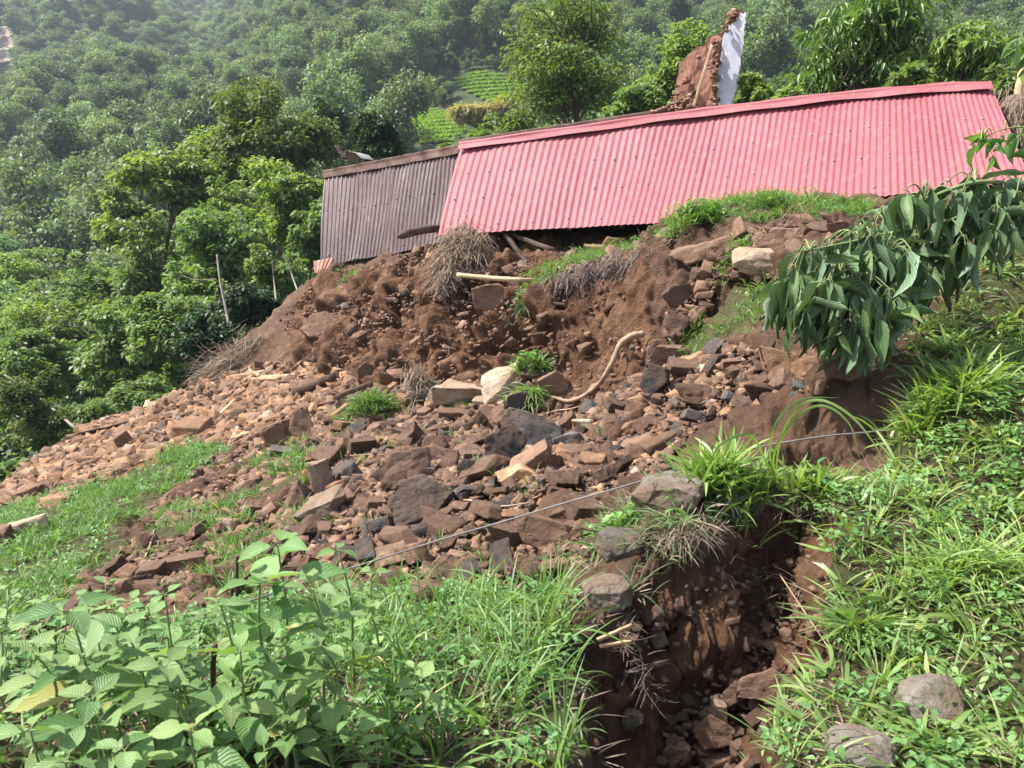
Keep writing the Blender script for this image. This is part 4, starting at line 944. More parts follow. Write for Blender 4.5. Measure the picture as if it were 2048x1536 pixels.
def crown_and_wood(seed, H, cr, cz0, cz1, nclump, lpc, Ln, W, csize, droop=.3, trunk_r=.12, lean=(0, 0), flat=.65, proto=DIA, lobes=5, limb=True, tip=0.0, sides=6, drop_in=True):
    rng = np.random.default_rng(seed)
    top = np.array((lean[0], lean[1], H)); tk = spline([(0, 0, -.6), (lean[0]*.15+rng.normal(0, .02*H), lean[1]*.15, H*.3), (lean[0]*.5+rng.normal(0, .03*H), lean[1]*.5+rng.normal(0, .02*H), H*.62), top*np.array((1, 1, .93))], 16)
    wood = MB(); V, Fs = tube(tk, np.linspace(trunk_r, trunk_r*.12, 16)*(1+.06*rng.normal(size=16)), 8); wood.add(V, Fs)
    # clumps gathered in a few lobes, so that the outline is uneven and shows gaps
    zc = (cz0+cz1)/2; hz = (cz1-cz0)/2
    lob = rng.normal(0, 1, (lobes, 3)); lob /= np.linalg.norm(lob, axis=1, keepdims=True); lob *= np.array((cr*.66, cr*.66, hz*.80))*rng.uniform(.5, 1.1, (lobes, 1)); lob += np.array((lean[0]*.8, lean[1]*.8, zc))
    lr = rng.uniform(.22, .5, lobes)
    C = []
    while len(C) < nclump:
        k = rng.integers(lobes); d = rng.normal(0, 1, 3); d /= np.linalg.norm(d); d *= rng.uniform(.35, 1)**.5*lr[k]
        C.append(lob[k]+d*np.array((cr, cr, hz*1.05)))
    C = np.array(C); ou = rng.random(nclump) < .16; C[ou] += rng.normal(0, 1, (ou.sum(), 3))*np.array((cr, cr, hz))*.20; C[:, 2] = np.clip(C[:, 2], cz0, cz1*1.02)
    if limb:
        for c in C[::max(1, nclump//44)]:
            zz = np.clip(c[2]-rng.uniform(.25, .6)*cr, H*.22, H*.9); b = np.array([np.interp(zz, tk[:, 2], tk[:, i]) for i in (0, 1, 2)])
            m = b*.45+c*.55+np.array((0, 0, .10*cr))+rng.normal(0, .05*cr, 3); pts = spline([b, m, c], 8)
            V, Fs = tube(pts, np.linspace(trunk_r*.34*(1-.6*zz/H)+.008, .006, 8), 5, False); wood.add(V, Fs)
    n = nclump*lpc; ci = np.repeat(np.arange(nclump), lpc)
    off = rng.normal(0, 1, (n, 3)); off /= np.linalg.norm(off, axis=1, keepdims=True); off *= (rng.random((n, 1))**.36)
    cs = csize*rng.uniform(.7, 1.35, nclump)[ci]
    off = off*np.array((1, 1, flat))*cs[:, None]
    pos = C[ci]+off
    az = np.arctan2(off[:, 1], off[:, 0])+rng.normal(0, .9, n); pitch = rng.normal(-droop, .42, n); roll = rng.normal(0, .5, n)
    l_ = Ln*rng.uniform(.65, 1.25, n); w_ = W*rng.uniform(.7, 1.2, n)
    r = np.clip(rng.random(n)*.55+.45*rng.random(nclump)[ci]+tip*(off[:, 2]/cs), 0, 1)
    return leaves(proto, pos, az, pitch, roll, l_, w_, r), wood
M_BARK = rough_mat('bark', [(.3, (.05, .036, .026)), (.5, (.10, .075, .055)), (.7, (.17, .14, .11))], 5, 25, .01, .95, .25)
M_BARKP = rough_mat('pale_bark', [(.3, (.18, .15, .12)), (.5, (.28, .24, .19)), (.7, (.4, .36, .30))], 5, 25, .006, .95, .2)
ML = {
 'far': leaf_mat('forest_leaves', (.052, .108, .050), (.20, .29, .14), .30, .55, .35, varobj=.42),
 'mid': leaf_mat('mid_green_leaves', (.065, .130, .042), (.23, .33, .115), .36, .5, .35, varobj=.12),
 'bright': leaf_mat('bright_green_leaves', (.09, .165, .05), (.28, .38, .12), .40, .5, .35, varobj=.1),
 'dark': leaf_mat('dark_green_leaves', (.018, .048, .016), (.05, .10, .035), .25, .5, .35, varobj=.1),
 'olive': leaf_mat('olive_tipped_leaves', (.05, .11, .03), (.20, .22, .08), .35, .55, .3, varobj=.1),
 'mango': leaf_mat('long_glossy_leaves', (.05, .11, .026), (.17, .27, .07), .32, .38, .45, varobj=.05)}
def tree(name, cx, top, y, wpx, botpx, style, label, seed, cat='tree', nclump=60, lpc=120, Ln=.16, W=.07, droop=.35, group=None, tr=None, bark=None, leanx=0, cs=None, lobes=6, flat=.65, root=None, proto=DIA):
    a, b = rays(cx, top); X_, Zt = float(a)*y, float(b)*y
    if root is None: zr = float(zf(np.array([X_]), np.array([float(y)]))[0])
    else: zr = root
    s = y/F; H = Zt-zr; cr = wpx*s*.5; _, bz = rays(cx, botpx); cz0 = max(.12*H, float(bz)*y-zr)
    cs = (cs or cr*.24)*1.25; nclump = int(nclump*3.2); lpc = max(12, int(lpc*.36)); cs *= .52; lobes = int(lobes*1.6)
    (V, Fq, r, uv), wood = crown_and_wood(seed, H, cr, cz0, H, nclump, lpc, Ln, W, cs, droop, tr or max(.05, H*.014), (leanx, 0), flat, proto, lobes)
    o = empty(name, (X_-leanx*.8, y, zr)); tag(o, label, cat, group)
    link('trunk', wood.mesh('trunk', bark or M_BARK), o); link('crown', mesh('crown', V, Fq, ML[style], rnd=r, uv=uv, smooth=False), o)
    return o
TREES = [
 ('leafy_tree', 530,185,30,270,370,'olive','tall tree with reddish brown tipped crown left of the brown roof',dict(nclump=80,lpc=150,Ln=.24,W=.12)),
 ('leafy_tree', 345,285,27,210,430,'bright','yellow-green broad leaved tree left of the tall reddish tipped one',dict(nclump=46,lpc=110,Ln=.26,W=.14,lobes=5)),
 ('leafy_tree', 560,318,23,190,470,'bright','bright green tree with a dark forked trunk just left of the brown roof',dict(nclump=50,lpc=130,Ln=.2,W=.1,tr=.13)),
 ('leafy_tree', 625,380,20,120,560,'mid','narrow tree tucked against the left edge of the brown roof',dict(nclump=44,lpc=110,Ln=.16,W=.08)),
 ('leafy_tree', 430,410,21,230,640,'mid','wide mid green tree in the middle of the left woods',dict(nclump=80,lpc=140,Ln=.17,W=.085)),
 ('leafy_tree', 300,450,27,230,640,'mid','rounded tree left of the wide mid green one',dict(nclump=70,lpc=130,Ln=.22,W=.11)),
 ('leafy_tree', 200,520,31,200,700,'mid','tree standing behind the pale leaning trunk',dict(nclump=60,lpc=120,Ln=.24,W=.12)),
 ('leafy_tree', 440,255,31,190,420,'bright','pale green airy tree directly left of the tall reddish tipped one',dict(nclump=56,lpc=120,Ln=.24,W=.11)),
 ('leafy_tree', 255,370,30,170,560,'bright','light green airy tree at the left of the near woods',dict(nclump=56,lpc=120,Ln=.22,W=.10)),
 ('leafy_tree', 475,345,25,170,560,'bright','light green slender tree between the two dark trunked ones',dict(nclump=56,lpc=120,Ln=.18,W=.085)),
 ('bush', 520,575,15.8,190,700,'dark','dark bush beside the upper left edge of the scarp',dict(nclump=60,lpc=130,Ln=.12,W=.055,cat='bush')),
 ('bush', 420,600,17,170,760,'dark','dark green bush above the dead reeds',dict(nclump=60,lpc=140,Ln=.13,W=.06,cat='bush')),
 ('leafy_tree', 350,560,18.5,190,800,'mid','slender leafy tree over the top edge of the fan',dict(nclump=70,lpc=140,Ln=.15,W=.07)),
 ('leafy_tree', 240,620,20,220,840,'mid','broad dark leaved tree over the left part of the fan',dict(nclump=80,lpc=150,Ln=.16,W=.08)),
 ('leafy_tree', 110,565,29,270,760,'bright','pale feathery crowned tree at the left',dict(nclump=80,lpc=140,Ln=.2,W=.08,flat=.4,lobes=8)),
 ('leafy_tree', 30,500,40,220,680,'bright','pale crowned tree cut by the left edge of the picture',dict(nclump=70,lpc=120,Ln=.3,W=.13,flat=.4)),
 ('leafy_tree', 70,650,22,220,800,'mid','mid green tree below the feathery crown',dict(nclump=70,lpc=140,Ln=.18,W=.08)),
 ('bush', 60,770,14.2,200,950,'olive','olive green bush in front of the pale leaning trunk',dict(nclump=80,lpc=160,Ln=.08,W=.04,cat='bush')),
 ('bush', 160,800,14.5,150,900,'mid','green bush at the lower end of the pale leaning trunk',dict(nclump=50,lpc=130,Ln=.1,W=.05,cat='bush')),
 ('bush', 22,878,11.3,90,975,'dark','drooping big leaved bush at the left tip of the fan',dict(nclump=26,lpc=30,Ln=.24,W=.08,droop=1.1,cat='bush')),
 ('bush', 300,760,14,170,850,'mid','low bush behind the upright stick on the fan',dict(nclump=50,lpc=120,Ln=.1,W=.05,cat='bush')),
 ('bush', 560,480,18,120,600,'mid','bush left of the rusty sheet scrap',dict(nclump=44,lpc=120,Ln=.13,W=.06,cat='bush')),
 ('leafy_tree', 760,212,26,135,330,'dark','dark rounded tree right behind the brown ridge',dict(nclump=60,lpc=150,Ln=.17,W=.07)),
 ('leafy_tree', 650,185,44,130,330,'far','grey-green tree left of the dark rounded one',dict(nclump=60,lpc=110,Ln=.3,W=.15)),
 ('leafy_tree', 1165,-35,21,330,250,'mid','big spreading open tree behind the middle of the red ridge',dict(nclump=84,lpc=110,Ln=.17,W=.065,tr=.17,cs=.60,lobes=9,flat=.45)),
 ('leafy_tree', 1385,55,23,190,250,'bright','bright tree left of the ruined wall',dict(nclump=60,lpc=130,Ln=.18,W=.09)),
 ('leafy_tree', 1275,165,18,120,260,'mid','small tree between the big open tree and the wall rubble',dict(nclump=40,lpc=120,Ln=.13,W=.06)),
 ('leafy_tree', 1720,-25,15.5,300,200,'mango','glossy tree with long drooping leaves behind the red roof',dict(nclump=84,lpc=44,Ln=.25,W=.062,droop=.6,tr=.12,cs=.42,lobes=11,proto=LP2)),
 ('leafy_tree', 1935,50,14,230,230,'bright','leafy bright green tree behind the right end of the red ridge',dict(nclump=70,lpc=90,Ln=.15,W=.065,droop=.5,lobes=7,proto=LP2)),
 ('bush', 1498,150,15,95,240,'bright','round bright bush right beside the white wall face',dict(nclump=44,lpc=110,Ln=.09,W=.055,cat='bush')),
 ('bush', 1585,180,14.5,130,250,'bright','low bush showing over the ridge below the glossy tree',dict(nclump=40,lpc=110,Ln=.10,W=.05,cat='bush')),
 ('bush', 1830,130,12.5,110,210,'mid','low bush over the ridge between the two right trees',dict(nclump=36,lpc=100,Ln=.10,W=.05,cat='bush')),
 ('bush', 2010,140,11.5,110,300,'mid','leafy bush past the right end of the red roof',dict(nclump=44,lpc=90,Ln=.13,W=.055,cat='bush')),
 ('bush', 975,240,34,70,300,'mid','shrub between the green terraces and the red ridge',dict(nclump=40,lpc=110,Ln=.2,W=.1,cat='bush')),
 ('bush', 1060,225,30,150,290,'mid','shrub left of the trunk of the big open tree',dict(nclump=40,lpc=110,Ln=.18,W=.09,cat='bush')),
 ('bush', 905,288,30,44,315,'mid','small shrub at the foot of the green terraces',dict(nclump=30,lpc=100,Ln=.18,W=.09,cat='bush')),
]
for i, (nm, cx, top, y, w, bot, st, lab, kw) in enumerate(TREES): tree(nm, cx, top, y, w, bot, st, lab, 100+i, **kw)
for i, (pp, r, lab) in enumerate([
  ([(10,750,16),(60,782,15.4),(105,818,14.6),(150,856,13.6)], .05, 'pale leaning dead trunk above the left tip of the fan'),
  ([(434,510,15.5),(440,560,15.3),(448,600,15.2),(458,650,15)], .05, 'pale thin bare trunk left of the dead reeds'),
  ([(545,520,15),(548,560,15),(552,600,14.6)], .03, 'first thin trunk beside the rusty sheet scrap'),
  ([(572,510,15),(584,550,15),(598,590,14.4)], .03, 'second thin trunk beside the rusty sheet scrap'),
  ([(365,552,15.6),(395,560,15.6),(432,558,15.5)], .02, 'dead branch reaching left from the pale bare trunk')]):
    pts = np.array([P(*q) for q in pp]); pts = spline(pts, 20); V, Fs = tube(pts-pts[0], np.linspace(r*.4, r*.6, 20), 7); mb = MB(); mb.add(V, Fs)
    link('dead_tree', mb.mesh('dead_tree', M_BARKP), None, pts[0], label=lab, cat='trunk')
# ------------------------------------------------------------------ forest on the far hillside
frng = np.random.default_rng(303)
VAR = []
for k in range(7):
    H = [10, 12, 9, 12, 11, 8.5, 12][k]; cr = [3.6, 3.3, 3.9, 3.4, 4.1, 3.4, 3.0][k]
    (V, Fq, r, uv), wood = crown_and_wood(500+k, H, cr, H*.28, H, 60, 84, .44, .25, 1.05, .25, .16, (0, 0), .62, DIA, 5+k % 3)
    VAR.append((mesh('crown', V, Fq, ML['far'], rnd=r, uv=uv, smooth=False), wood.mesh('trunk', M_BARK), H))
VARN = []
for k in range(3):
    H = [11, 12, 10][k]
    (V, Fq, r, uv), wood = crown_and_wood(540+k, H, 3.7, H*.2, H, 230, 46, .30, .15, .55, .3, .18, (0, 0), .6, DIA, 9)
    VARN.append((mesh('crown', V, Fq, ML['far'], rnd=r, uv=uv, smooth=False), wood.mesh('trunk', M_BARK), H))
TERR = [[(795,228),(850,214),(915,232),(938,262),(905,284),(850,292),(818,270)], [(905,160),(960,142),(1050,160),(1060,212),(1000,215),(925,180)]]
SCAR = [(-20,40),(20,55),(38,95),(30,125),(-20,130)]
sp = 5.2; gx, gy = np.meshgrid(np.arange(-420, 340, sp), np.arange(24, 620, sp)); gx = gx.ravel()+frng.uniform(-.42, .42, gx.size)*sp; gy = gy.ravel()+frng.uniform(-.42, .42, gy.size)*sp
gz = zf(gx, gy); h = frng.uniform(.72, 1.15, len(gx))
p0 = np.stack([gx, gy, gz], 1); px, py, d = proj(p0); rr = np.hypot(gx, gy)
ok = (px > -160) & (px < 2210) & (rr > 31)
ptop = proj(p0+np.array((0, 0, 1))*(9*h)[:, None]); ok &= (ptop[1] > -60) & (py > -120)
ok0 = ok.copy()
for f in (0, .25, .5, .75, 1.05):
    q = proj(p0+np.array((0, 0, 15.0))*(h*f)[:, None])
    wx = 4.3*F/q[2]
    for e in (-1, 0, 1): ok &= ~(anyp(q[0]+e*wx, q[1], TERR) & (rr < 400))
    ok &= ~inpoly(q[0], q[1], SCAR)
# do not crowd the near trees' stage: keep tops behind the roof low close in
ok &= ~((rr < 40) & (px > 600))
low = ok0 & ~ok & (rr > 31)
for f in (0, .5, 1):
    q = proj(p0+np.array((0, 0, 4.2))*f); low &= ~anyp(q[0], q[1], TERR+[SCAR])
h = np.where(low & ~ok, h*.30, h); ok |= low
ex = far_pts = None
p0 = p0[ok]; h = h[ok]; rr = rr[ok]
sx = frng.uniform(-45, 25, 9000); sy = frng.uniform(44, 190, 9000); sp0 = np.stack([sx, sy, zf(sx, sy)], 1); a_, b_, _ = proj(sp0); sk = (a_ > 740) & (a_ < 1120) & (b_ > 30) & (b_ < 330)
for f in (0, .5, 1):
    q = proj(sp0+np.array((0, 0, 3.9))*f)
    for e in (-1, 0, 1): sk &= ~anyp(q[0]+e*1.5*F/q[2], q[1], TERR)
sp0 = sp0[sk][:1500]; p0 = np.vstack([p0, sp0]); h = np.r_[h, frng.uniform(.14, .30, len(sp0))]; rr = np.r_[rr, np.full(len(sp0), 999.0)]
var = frng.integers(0, 7, len(p0)); rot = frng.uniform(0, 6.28, len(p0)); ordr = np.argsort(rr)
first = {}
tz = proj(p0)
def fwhere(a, b, r):
    if a < 330: c = 'on the left hillside'
    elif a < 800: c = 'on the hillside above the brown roof'
    elif a < 1300: c = 'on the hillside around the green terraces'
    else: c = 'on the hillside behind the red roof'
    return c
NIND = 288
for j in ordr[:NIND][::-1]:
    o = empty('forest_tree', p0[j], rot[j]); s = h[j]; o.scale = (s, s, s*frng.uniform(1.1, 1.4))
    lab = 'dense green forest tree '+fwhere(tz[0][j], tz[1][j], rr[j]); tag(o, lab, 'tree', 'forest trees '+fwhere(tz[0][j], tz[1][j], rr[j]))
    near_ = rr[j] < 62 and len(first) == 7
    cr = link('crown', VARN[var[j] % 3][0] if near_ else VAR[var[j]][0], o); link('trunk', VARN[var[j] % 3][1] if near_ else VAR[var[j]][1], o)
    if not near_: first.setdefault(var[j], cr)
rest = ordr[NIND:]
me = bpy.data.meshes.new('forest'); me.vertices.add(len(rest)); me.vertices.foreach_set('co', p0[rest].astype(np.float32).ravel())
for nme, val in (('sc', h[rest]), ('ro', rot[rest])):
    a = me.attributes.new(nme, 'FLOAT', 'POINT'); a.data.foreach_set('value', val.astype(np.float32))
a = me.attributes.new('vi', 'INT', 'POINT'); a.data.foreach_set('value', var[rest].astype(np.int32))
fo = link('forest', me, None, label='dense mixed forest covering the far hillside', cat='forest', kind='stuff')
g = bpy.data.node_groups.new('scatter_trees', 'GeometryNodeTree')
g.interface.new_socket('Geometry', in_out='INPUT', socket_type='NodeSocketGeometry'); g.interface.new_socket('Geometry', in_out='OUTPUT', socket_type='NodeSocketGeometry')
gi, go = g.nodes.new('NodeGroupInput'), g.nodes.new('NodeGroupOutput'); ip = g.nodes.new('GeometryNodeInstanceOnPoints'); jn = g.nodes.new('GeometryNodeJoinGeometry')
for k in sorted(first, reverse=True):
    oi = g.nodes.new('GeometryNodeObjectInfo'); oi.transform_space = 'ORIGINAL'; oi.inputs['Object'].default_value = first[k]; oi.inputs['As Instance'].default_value = True
    g.links.new(oi.outputs['Geometry'], jn.inputs[0])
g.links.new(gi.outputs[0], ip.inputs['Points']); g.links.new(jn.outputs[0], ip.inputs['Instance']); ip.inputs['Pick Instance'].default_value = True
def gattr(nm, ty):
    n = g.nodes.new('GeometryNodeInputNamedAttribute'); n.data_type = ty; n.inputs[0].default_value = nm; return n.outputs[0]
g.links.new(gattr('vi', 'INT'), ip.inputs['Instance Index'])
cb = g.nodes.new('ShaderNodeCombineXYZ'); g.links.new(gattr('ro', 'FLOAT'), cb.inputs[2]); er = g.nodes.new('FunctionNodeEulerToRotation'); g.links.new(cb.outputs[0], er.inputs[0]); g.links.new(er.outputs[0], ip.inputs['Rotation'])
g.links.new(gattr('sc', 'FLOAT'), ip.inputs['Scale']); g.links.new(ip.outputs[0], go.inputs[0])
md = fo.modifiers.new('scatter', 'NODES'); md.node_group = g
print('FOREST', len(p0))
# green terraces and the bare scar: patches following the hillside
def far_hits(px, py):
    a, b = rays(px, py); Y = np.geomspace(28, 900, 900); out = []
    for A, B in zip(np.atleast_1d(a), np.atleast_1d(b)):
        gz_ = zf(A*Y, Y)-B*Y; j = int((gz_ > 0).argmax()); out.append((A*Y[j], Y[j]))
    return np.array(out)
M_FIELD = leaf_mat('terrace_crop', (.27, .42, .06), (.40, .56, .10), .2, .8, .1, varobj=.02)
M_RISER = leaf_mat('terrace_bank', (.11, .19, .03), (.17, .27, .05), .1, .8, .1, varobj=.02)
M_SCAR = rough_mat('bare_scar', [(.3, (.34, .24, .18)), (.6, (.45, .35, .27)), (.75, (.14, .2, .07))], .15, 1, .2, .95, 0)
for i, (poly, nm, mt, lab) in enumerate([(TERR[0], 'terraced_field', M_FIELD, 'lower bright green terraced field behind the brown ridge'), (TERR[1], 'terraced_field', M_FIELD, 'upper bright green terraced field left of the big open tree'), (SCAR, 'bare_slope', M_SCAR, 'bare tan landslip scar high on the left hillside')]):
    fh = far_hits([p[0] for p in poly], [p[1] for p in poly]); lo_, hi = fh.min(0), fh.max(0); st = .35 if i < 2 else 1.2
    X_, Y_ = np.meshgrid(np.arange(lo_[0], hi[0], st), np.arange(lo_[1], hi[1], st), indexing='ij'); Z_ = zf(X_, Y_)
    if i < 2:
        h0 = .85; wob = Z_+.5*fbm(np.stack([X_/9, Y_/9, X_*0], -1).reshape(-1, 3), 2, 3).reshape(X_.shape); fr = wob/h0-np.floor(wob/h0); Z_ = Z_-fr*h0+h0*sstep(.62, 1, fr)+.35
    else: Z_ = Z_+.5
    px, py, _ = proj(np.stack([X_, Y_, Z_], -1)); keep = inpoly(px, py, poly); m_, w_ = X_.shape
    ii, jj = np.meshgrid(np.arange(m_-1), np.arange(w_-1), indexing='ij'); k_ = keep[:-1, :-1] & keep[1:, 1:]; a0 = (ii*w_+jj)[k_]
    Fq = np.stack([a0, a0+w_, a0+w_+1, a0+1], 1)
    if not len(Fq): print('no faces', nm); continue
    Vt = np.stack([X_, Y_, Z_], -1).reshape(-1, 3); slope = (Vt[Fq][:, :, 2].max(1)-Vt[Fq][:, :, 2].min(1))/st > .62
    mb = MB(); mb.add(Vt, Fq, frng.random(len(Fq)))
    if i < 2:
        # crop stalks give it a rough nap
        c = np.stack([X_, Y_, Z_], -1)[:-1, :-1][k_]; c = c[~slope]; c = c[frng.integers(0, len(c), 26000)]+frng.uniform(-.3, .3, (26000, 3))*np.array((1, 1, 0)); nb = len(c)
        V, Fb, r, uv = blades(c, frng.uniform(0, 6.28, nb), frng.uniform(.25, .5, nb), np.full(nb, .12), frng.uniform(0, .4, nb), frng.uniform(.2, .9, nb), 2); mb.add(V, Fb, r, uv)
    me = mb.mesh(nm, mt)
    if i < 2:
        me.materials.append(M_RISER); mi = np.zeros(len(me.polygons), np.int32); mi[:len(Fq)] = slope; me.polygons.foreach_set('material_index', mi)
    link(nm, me, None, kind='structure')
# yellow feathery bamboo beside the upper terrace
ML['straw'] = leaf_mat('yellow_bamboo_leaves', (.30, .26, .09), (.48, .40, .18), .35, .6, .2, varobj=.05)
fh = far_hits([960, 1010], [232, 222])
for i, (cx, top, w, bot, lab) in enumerate([(955, 200, 90, 250, 'left yellow bamboo clump by the terraces'), (1005, 188, 70, 235, 'right yellow bamboo clump by the terraces'), (520, 55, 60, 85, 'pale yellow tree high on the left hillside')]):
    yy = 80 if i < 2 else far_hits([cx], [bot])[0][1]-4
    tree('bamboo_clump' if i < 2 else 'pale_tree', cx, top, float(yy), w, bot, 'straw', lab, 700+i, nclump=44, lpc=80, Ln=.9, W=.12, cat='bamboo' if i < 2 else 'tree', lobes=4)
# undergrowth on the drop beyond the fan and the house
urng = np.random.default_rng(9); n = 9000
a = urng.uniform(-.72, .66, n*3); r_ = np.sqrt(urng.uniform(12.6**2, 34**2, n*3)); ux, uy = r_*np.sin(a), r_*np.cos(a); uz = zf(ux, uy)
px, py, d = proj(np.stack([ux, uy, uz], 1)); left = (ux < -.47*uy-2.1) | (uy > 14.3); k = left; ux, uy, uz = ux[k][:n], uy[k][:n], uz[k][:n]; n = len(ux)
per = 26; rp = np.repeat(np.stack([ux, uy, uz], 1), per, 0); cs = np.repeat(urng.uniform(.25, .75, n), per)
off = urng.normal(0, 1, (n*per, 3))*.45; pos = rp+off*cs[:, None]*np.array((1, 1, .7))+np.array((0, 0, 1))*cs[:, None]*.8
N_ = len(pos); V, Fq, r, uv = leaves(DIA, pos, urng.uniform(0, 6.28, N_), urng.normal(-.2, .4, N_), urng.normal(0, .5, N_), urng.uniform(.10, .24, N_), urng.uniform(.05, .12, N_), np.clip(urng.random(N_)*.5+np.repeat(urng.random(n), per)*.5, 0, 1))
link('undergrowth', mesh('undergrowth', V, Fq, ML['mid'], rnd=r, uv=uv, smooth=False), None, label='leafy undergrowth on the steep drop beyond the landslide', cat='undergrowth', kind='stuff')
# ------------------------------------------------------------------ grass, herbs and weeds on the near ground
G = {
 'grass': leaf_mat('grass_blades', (.075, .17, .045), (.20, .33, .09), .35, .5, .35, varobj=.12, yellow=(.06, (.42, .36, .2))),
 'lush': leaf_mat('broad_grass_blades', (.11, .21, .06), (.31, .43, .13), .38, .42, .45, varobj=.1, yellow=(.09, (.52, .45, .27))),
 'bank': leaf_mat('bank_grass_blades', (.07, .165, .04), (.23, .35, .09), .35, .45, .4, varobj=.02, yellow=(.06, (.46, .40, .2))),
 'dull': leaf_mat('dull_grass_blades', (.09, .15, .07), (.22, .28, .13), .3, .6, .3, varobj=.1, yellow=(.2, (.45, .36, .24))),
 'herb': leaf_mat('herb_leaves', (.085, .21, .06), (.21, .37, .12), .35, .45, .4, varobj=.12),
 'weed': leaf_mat('weed_leaves', (.09, .205, .06), (.25, .38, .135), .32, .48, .35, .28, varobj=.18, yellow=(.018, (.40, .40, .12))),
 'wilt': leaf_mat('wilted_leaves', (.026, .070, .020), (.10, .17, .05), .12, .5, .35, .35, under=(.17, .26, .15), varobj=.04)}
M_STEM = rough_mat('green_stem', [(.3, (.12, .18, .06)), (.7, (.24, .30, .12))], 8, 30, .001, .6, .15)
def area_pts(poly, dens, rng, cap=60000, clump=0):
    h_ = hits([min(max(p[0], -420), 2400) for p in poly], [min(p[1], 1560) for p in poly]); h_ = h_[~np.isnan(h_[:, 0])]
    lo_, hi = h_.min(0)-.2, h_.max(0)+.2; A = (hi[0]-lo_[0])*(hi[1]-lo_[1]); n = int(min(A*dens, cap))
    x = rng.uniform(lo_[0], hi[0], n); y = rng.uniform(lo_[1], hi[1], n); z = zq(x, y); p = np.stack([x, y, z], 1)
    px, py, d = proj(p); k = inpoly(px+vnoise(p*5, 3)*14, py+vnoise(p*5, 4)*10, poly) & (polydist(x, y, PIT) < .0)
    if clump: k &= (vnoise(p*clump, 8)+.55*vnoise(p*clump*3, 9)) > -.25
    return p[k]
def tuft_blades(c, rng, per, L_, W_, spread, th=(.1, .9), kap=(.3, 1.6), seg=4, favor=None, rad=.03):
    n = len(c)*per; pos = np.repeat(c, per, 0); az = rng.uniform(0, 6.283, n)
    if favor is not None: az = favor+rng.normal(0, 1.1, n)
    pos = pos+np.stack([np.cos(az), np.sin(az), 0*az], 1)*rng.uniform(0, rad, n)[:, None]
    Ln = L_*rng.uniform(.45, 1.2, n)*np.repeat(rng.uniform(.7, 1.25, len(c)), per)
    W = W_*rng.uniform(.6, 1.25, n)
    return blades(pos, az, Ln, W, rng.uniform(*th, n), rng.uniform(*kap, n), seg, np.clip(rng.random(n)*.6+np.repeat(rng.random(len(c)), per)*.4, 0, 1), None, rng.normal(0, .5, n))
grng = np.random.default_rng(21)
mb = MB()                        # short turf on the left strips and the ledge
for i, poly in enumerate(GRS[:-1]):
    c = area_pts(poly, 210 if i < 4 else 230, grng, clump=2.6 if i < 4 else 1.5)
    if len(c): mb.add(*tuft_blades(c, grng, 9, .13 if i != 4 else .13, .008, .5, rad=.05))
c = area_pts(SPARSE, 40, grng, clump=3); mb.add(*tuft_blades(c, grng, 9, .10, .007, .5, rad=.05))
c = area_pts(CEN, 3.2, grng); mb.add(*tuft_blades(c, grng, 12, .13, .007, .5, rad=.05))
c = area_pts(UPR, 8, grng); mb.add(*tuft_blades(c, grng, 12, .11, .007, .5, rad=.05))
link('grass', mb.mesh('grass', G['grass']), None, label='short green turf on the left strips and the upper ledge', cat='grass', kind='stuff')
mb = MB()                        # lush grass on the near bank and the right slope
c = area_pts([(640,1200),(900,1185),(1120,1175),(1145,1240),(1140,1400),(1180,1560),(700,1560),(660,1400)], 150, grng, clump=9); mb.add(*tuft_blades(c, grng, 9, .22, .0075, .5, (.05, 1.0), (.3, 1.7), 6, rad=.03))
c = area_pts([(-60,1310),(420,1240),(720,1200),(700,1560),(-60,1560)], 90, grng); mb.add(*tuft_blades(c, grng, 7, .12, .007, .5, (.1, 1.1), (.3, 1.9), 5, rad=.03))
link('bank_grass', mb.mesh('bank_grass', G['bank']), None, label='long green grass on the near bank left of the pit', cat='grass', kind='stuff')
mb = MB()
c = area_pts(BNK, 120, grng, clump=4); mb.add(*tuft_blades(c, grng, 8, .15, .0155, .5, (.5, 1.45), (.0, 1.1), 5, rad=.04))
c = area_pts(BNK, 45, grng); mb.add(*tuft_blades(c, grng, 9, .17, .006, .5, (.1, .9), (.3, 1.6), 5, rad=.03))
link('slope_grass', mb.mesh('slope_grass', G['lush']), None, label='broad bladed bright grass covering the right slope', cat='grass', kind='stuff')
mb = MB()
c = area_pts(MND, 60, grng); mb.add(*tuft_blades(c, grng, 8, .12, .006, .5, (.4, 1.5), (.2, 1.4), 5, rad=.04))
c = area_pts([(1100,1300),(1160,1290),(1190,1420),(1200,1560),(1120,1560),(1110,1400)], 120, grng); mb.add(*tuft_blades(c, grng, 8, .09, .006, .5, (.6, 1.5), (.2, 1.4), 5, rad=.04))
link('dull_grass', mb.mesh('dull_grass', G['dull']), None, label='dull trampled grass around the mossy boulders', cat='grass', kind='stuff')
mb = MB()                        # dead blades and leaf litter lying on the soil
for poly in (FGL, BNK, MND):
    c = area_pts(poly, 170, grng); mb.add(*tuft_blades(c, grng, 5, .10, .005, .5, (1.15, 1.6), (-.1, .4), 3, rad=.06))
link('leaf_litter', mb.mesh('leaf_litter', M_STRAW), None, label='dead grass and leaf litter lying between the living plants', cat='litter', kind='stuff')
